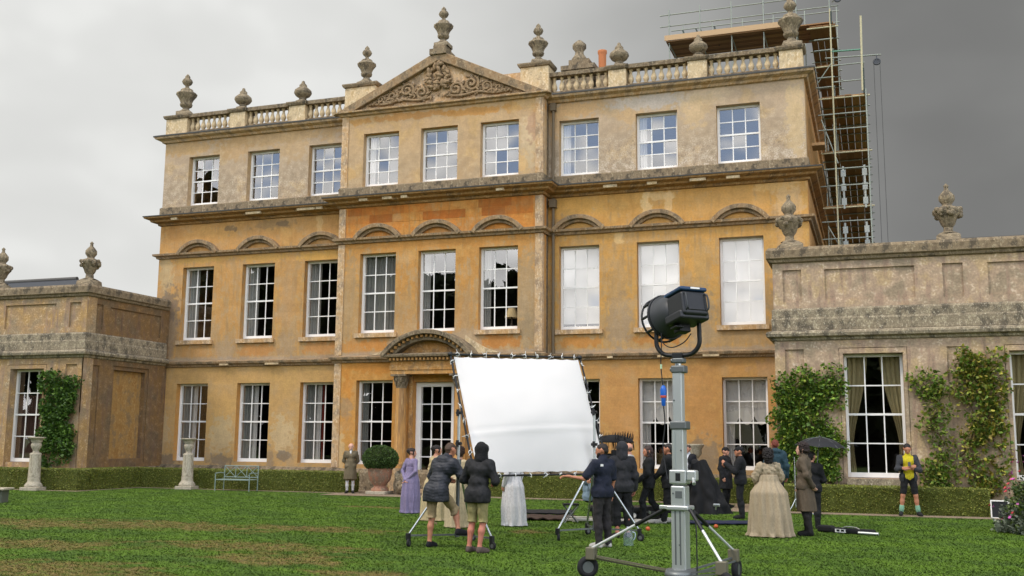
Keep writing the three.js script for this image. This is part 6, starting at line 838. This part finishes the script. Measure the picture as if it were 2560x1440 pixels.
person('woman in a white gown standing behind the white screen', [7.46, 0, 13.37], -1.9, { h: 1.68, fem: true, hair: ['bun', 0x4a3020], skin: SKIN.fair, j: { elL: [0.27, 1.16, 0.0], wrL: [0.24, 0.92, 0.1] }, gown: { c: 0xe0dedf, sleeve: 1, r: 0.29, pleat: 0.16, n: 9 }, shoes: 0xb8bccc }, CAST);
person('woman in a wide beige gown with puffed sleeves, her back to us', [12.96, 0, 13.56], -2.75, { h: 1.7, fem: true, hair: ['big', 0x1a110d], skin: SKIN.fair, j: { elL: [0.27, 1.16, 0.02], wrL: [0.17, 0.98, 0.19], elR: [-0.27, 1.16, 0.02], wrR: [-0.17, 0.98, 0.19] }, gown: { c: 0xab9a7e, sleeve: 1, r: 0.43, wide: 0.045, puff: true, pleat: 0.22, n: 13, g: 0.02 }, shoes: 0x806a50 }, CAST);
person('man with dark curls in a long brown tailcoat and black boots', [13.62, 0, 13.05], -1.75, { h: 1.84, hair: ['curly', 0x2a1a14], skin: SKIN.pale, pitch: -0.12, turn: 0.1, j: { elL: [0.26, 1.15, -0.12], wrL: [0.1, 0.95, -0.19], elR: [-0.26, 1.14, -0.02], wrR: [-0.2, 0.93, 0.12], anL: [0.13, 0.085, -0.12], toL: [0.16, 0.03, 0.06], knL: [0.11, 0.5, -0.02] }, shoes: 0x0d0c0d, boots: 0.85, legs: [0x1a1716, 1], inner: 0xd8d4cc, top: [0x5c4f3e, 1, 0.02, 'tailcoat', { collar: true }], tails: [0x5c4f3e, 0.47, 1.12], cravat: 0xd8d5ce }, CAST);
// crew
{
  const a = person('man in a navy quilted jacket and beige shorts bending over the stand', [7.72, 0, 18.25], 2.85, { h: 1.8, skin: SKIN.tan, hair: ['short', 0x4a3626], pitch: 0.35, lean: [-0.08, 0.16], j: { elR: [-0.36, 1.22, 0.22], wrR: [-0.3, 1.18, 0.46], elL: [0.26, 1.18, 0.2], wrL: [0.08, 1.12, 0.4], knR: [-0.2, 0.62, 0.3], anR: [-0.34, 0.3, 0.2], toR: [-0.38, 0.25, 0.36], hipR: [-0.1, 0.92, 0.03] }, shoes: 0x14131a, legs: [0xa08c68, 0.5, 'shorts'], top: [0x23262f, 1, 0.13, 'jacket', { g: 0.042, quilt: true, rough: 0.55, collar: true, hoodDown: true, flare: 0.02 }] }, CREW);
}
person('man in a black jacket with hood up and khaki cargo shorts', [8.68, 0, 18.72], 3.0, { h: 1.8, skin: SKIN.ruddy, hat: ['hood', 0x0e0e10], lean: [-0.02, 0.06], j: { elL: [0.3, 1.16, 0.06], wrL: [0.16, 1.1, 0.28], elR: [-0.3, 1.15, 0.06], wrR: [-0.17, 1.1, 0.28], anL: [0.13, 0.085, -0.03], anR: [-0.07, 0.085, -0.04], toR: [-0.13, 0.03, 0.11] }, shoes: 0x5e5048, legs: [0x968c5c, 0.52, 'shorts'], top: [0x131316, 1, 0.1, 'jacket', { g: 0.032, flare: 0.01, collar: true, rough: 0.75 }] }, CREW);
const polo = person('bearded man in a navy polo shirt reaching out to the screen frame', [10.42, 0, 17.06], -2.15, { h: 1.8, skin: SKIN.tan, hair: ['short', 0x251b16], beard: 0x3a2c24, turn: 0.5, j: { elL: [0.36, 1.17, 0.08], wrL: [0.56, 1.21, 0.26], elR: [-0.27, 1.14, 0.02] }, handL: [0.8, 0.05, 0.6], palmL: [0, -1, 0], shoes: 0xc4c0ba, legs: [0x2a2626, 1], top: [0x181e30, 0.4, 0.05, 'polo_shirt', { g: 0.03, cuff: 0.012, collar: true }] }, CREW);
part('shoulder_logo', rbx(-0.035, 0.035, -0.02, 0.02, -0.006, 0.006, 0.005), M.white, polo.t).position.set(0.12, 1.4, -0.112);
person('person in a grey hooded top standing right behind the man in navy', [10.3, 0, 15.05], -2.6, { h: 1.83, skin: SKIN.ruddy, hat: ['hood', 0x2c2c30], shoes: 0x2a2528, legs: [0x121213, 0.8], top: [0x2b2b2e, 1, 0.06, 'hooded_top', { g: 0.034, rough: 0.95 }] }, CREW);
person('bald crew man with white shoulder straps behind the dolly', [9.72, 0, 11.9], -1.5, { h: 1.82, skin: SKIN.fair, hair: ['bald', 0x5a4a40], shoes: 0x141414, legs: [0x101012, 1], top: [0xb4b2ae, 1, 0.04, 'shirt', { g: 0.024 }] }, CREW);
person('long haired woman in black walking left beside the dolly', [10.05, 0, 11.3], -1.35, { h: 1.74, fem: true, skin: SKIN.tan, hair: ['long', 0x3a2822], turn: 0.2, j: { elL: [0.24, 1.14, 0.02], wrL: [0.18, 0.98, 0.24], knR: [-0.1, 0.5, -0.06], anR: [-0.1, 0.12, -0.34], toR: [-0.11, 0.04, -0.2], knL: [0.1, 0.52, 0.16], anL: [0.1, 0.085, 0.12], toL: [0.11, 0.03, 0.3] }, shoes: 0xcac6ba, legs: [0x101113, 1], top: [0x0f1012, 1, 0.1, 'jacket', { g: 0.034 }] }, CREW);
person('camera operator in a light blue shirt seated on the dolly', [8.62, 0.0, 11.35], 1.9, { h: 1.75, skin: SKIN.tan, hair: ['short', 0x2c2019], drop: 0.38, j: { elL: [0.3, 0.8, 0.06], wrL: [0.2, 0.72, 0.3], elR: [-0.28, 0.78, 0.08], wrR: [-0.2, 0.72, 0.32], knL: [0.13, 0.58, 0.42], anL: [0.13, 0.42, 0.36].map((v, i) => (i === 1 ? 0.14 : v)), toL: [0.14, 0.08, 0.52], knR: [-0.13, 0.58, 0.42], anR: [-0.13, 0.14, 0.36], toR: [-0.14, 0.08, 0.52] }, shoes: 0x151515, legs: [0x0f1012, 1], top: [0x7d92a0, 0.5, 0.04, 'shirt', { g: 0.026, cuff: 0.01 }] }, CREW);
person('crew member in black crouched over the dolly controls', [9.45, 0, 12.35], -1.2, { h: 1.76, skin: SKIN.fair, hair: ['short', 0x17110e], lean: [0, 0.2], pitch: 0.3, shoes: 0x101010, legs: [0x0d0e10, 1], top: [0x0d0e10, 1, 0.08, 'jacket', { g: 0.036 }], j: { elL: [0.24, 1.1, 0.26], wrL: [0.14, 1.0, 0.46], elR: [-0.24, 1.1, 0.26], wrR: [-0.14, 1.0, 0.46] } }, CREW);
person('tall crew member in black close to the left side of the mast', [10.5, 0, 11.2], -1.7, { h: 1.8, skin: SKIN.tan, hair: ['short', 0x1c1410], shoes: 0xb8b4aa, legs: [0x0e0f11, 1], top: [0x0c0d0f, 1, 0.12, 'jacket', { g: 0.04 }], j: { elL: [0.25, 1.15, 0.1], wrL: [0.16, 1.0, 0.3], anL: [0.1, 0.085, 0.1], toL: [0.11, 0.03, 0.28], anR: [-0.1, 0.1, -0.2], toR: [-0.11, 0.04, -0.04] } }, CREW);
person('man in a dark suit and white shirt behind the mast', [9.72, 0, 3.95], -0.4, { h: 1.76, skin: SKIN.fair, hair: ['short', 0x4c4038], shoes: 0x101010, legs: [0x15161c, 1], inner: 0xd4d6da, top: [0x14161e, 1, 0.08, 'suit_jacket', { g: 0.03, open: 0.05 }] }, CREW);
person('crew member in black cap and long black coat nearest the vase', [10.9, 0, 4.6], 1.2, { h: 1.7, skin: SKIN.fair, hat: ['cap', 0x0f0f11], hair: ['short', 0x1d1714], shoes: 0x101010, legs: [0x0e0f11, 1], top: [0x101114, 1, 0.35, 'coat', { g: 0.036, flare: 0.03 }], j: { elL: [0.26, 1.15, 0.05], wrL: [0.14, 1.02, 0.26] } }, CREW);
person('crew member in black cap and jacket raising a hand, facing left', [11.84, 0, 8.9], -1.5, { h: 1.74, skin: SKIN.tan, hat: ['cap', 0x0f0f11], hair: ['short', 0x1d1714], shoes: 0x101010, legs: [0x101115, 1], top: [0x121316, 1, 0.06, 'jacket', { g: 0.034, quilt: true }], j: { elL: [0.24, 1.16, 0.12], wrL: [0.14, 1.34, 0.34], elR: [-0.24, 1.14, 0.1], wrR: [-0.12, 1.28, 0.34] } }, CREW);
person('red haired person in a teal jacket behind the beige gown', [12.52, 0, 6.9], -2.9, { h: 1.92, skin: SKIN.ruddy, hair: ['short', 0x6e2e1a], shoes: 0x141414, legs: [0x15171a, 1], top: [0x25404a, 1, 0.06, 'jacket', { g: 0.036, hoodDown: true, collar: true }] }, CREW);
person('person in black holding the umbrella behind the brown tailcoat', [13.68, 0, 11.3], 2.9, { h: 1.66, skin: SKIN.fair, hair: ['short', 0x1d1714], shoes: 0x101010, legs: [0x0f1012, 1], top: [0x101114, 1, 0.06, 'jacket', { g: 0.03 }], j: { elR: [-0.24, 1.12, 0.08], wrR: [-0.12, 1.1, 0.16] } }, CREW);
person('stooping crew member in black just left of the mast', [9.85, 0, 7.6], 1.7, { h: 1.8, skin: SKIN.ruddy, hair: ['short', 0x141010], pitch: 0.4, lean: [0, 0.24], shoes: 0x101010, legs: [0x0f0f11, 1], top: [0x0e0f11, 1, 0.1, 'jacket', { g: 0.036 }], j: { elL: [0.24, 1.08, 0.34], wrL: [0.16, 0.9, 0.48], elR: [-0.24, 1.08, 0.34], wrR: [-0.16, 0.9, 0.48] } }, CREW);
{
  const y = person('man in a yellow shirt and black shorts looking at his phone by the hedge', [15.8, 0.012, 5.98], 0.1, { h: 1.83, skin: SKIN.tan, hair: ['short', 0x1c1512], pitch: 0.35, j: { elL: [0.27, 1.12, 0.06], wrL: [-0.02, 1.16, 0.24], elR: [-0.27, 1.14, 0.08], wrR: [0.02, 1.2, 0.24], anL: [0.2, 0.085, -0.02], toL: [0.24, 0.03, 0.14], knL: [0.15, 0.5, 0.02], anR: [-0.2, 0.085, -0.02], toR: [-0.24, 0.03, 0.14], knR: [-0.15, 0.5, 0.02] }, handL: [-1, 0.1, 0.2], handR: [1, 0.2, 0.2], palmL: [0, -0.2, -1], palmR: [0, -0.2, -1], shoes: 0x151516, socks: [0x7fae90, 0.34], legs: [0x101012, 0.46, 'shorts'], inner: 0xc9b81c, top: [0x35363a, 1, 0.06, 'jacket', { g: 0.022, open: 0.12 }] }, CREW);
  const p = solo('mobile_phone', rbx(-0.035, 0.035, -0.07, 0.07, -0.005, 0.005, 0.004), std(0x16181c, 0.3), 'black phone held by the man in the yellow shirt', 'phone'); p.position.set(15.83, 1.34, 6.27); p.rotation.set(-0.7, 0.1, 0);
}
{ // a clapper-sized handset and strap details that rest with the crew
  const t = thing('folding_stool', 'low black folding stool beside the dolly wheels', 'stool', [8.35, 0, 11.9], 0.4); part('seat', rbx(-0.18, 0.18, 0.4, 0.44, -0.15, 0.15, 0.015), blkCloth, t); for (const s of [-1, 1]) part('leg', [rod([-0.16, 0, s * 0.13], [0.16, 0.4, s * 0.13], 0.012), rod([0.16, 0, s * 0.13], [-0.16, 0.4, s * 0.13], 0.012)], aluDark, t);
}
{ // gear cases by the dolly
  for (const [x, z, w, h, d, l] of [[9.9, 10.6, 0.6, 0.36, 0.4, 'low black flight case behind the dolly track'], [8.75, 10.2, 0.5, 0.42, 0.4, 'black flight case standing beside the seated operator']]) { const t = thing('flight_case', l, 'case', [x, 0, z], 0.3, 'flight cases by the dolly'); part('shell', rbx(-w / 2, w / 2, 0.02, h, -d / 2, d / 2, 0.02), blk, t); part('edge_trim', [bx(-w / 2 - 0.004, w / 2 + 0.004, h * 0.6, h * 0.6 + 0.02, -d / 2 - 0.004, d / 2 + 0.004)], aluDark, t); part('catch', rbx(-0.03, 0.03, h * 0.5, h * 0.7, d / 2, d / 2 + 0.015, 0.005), chrome, t); }
}
renderer.render(scene, camera);
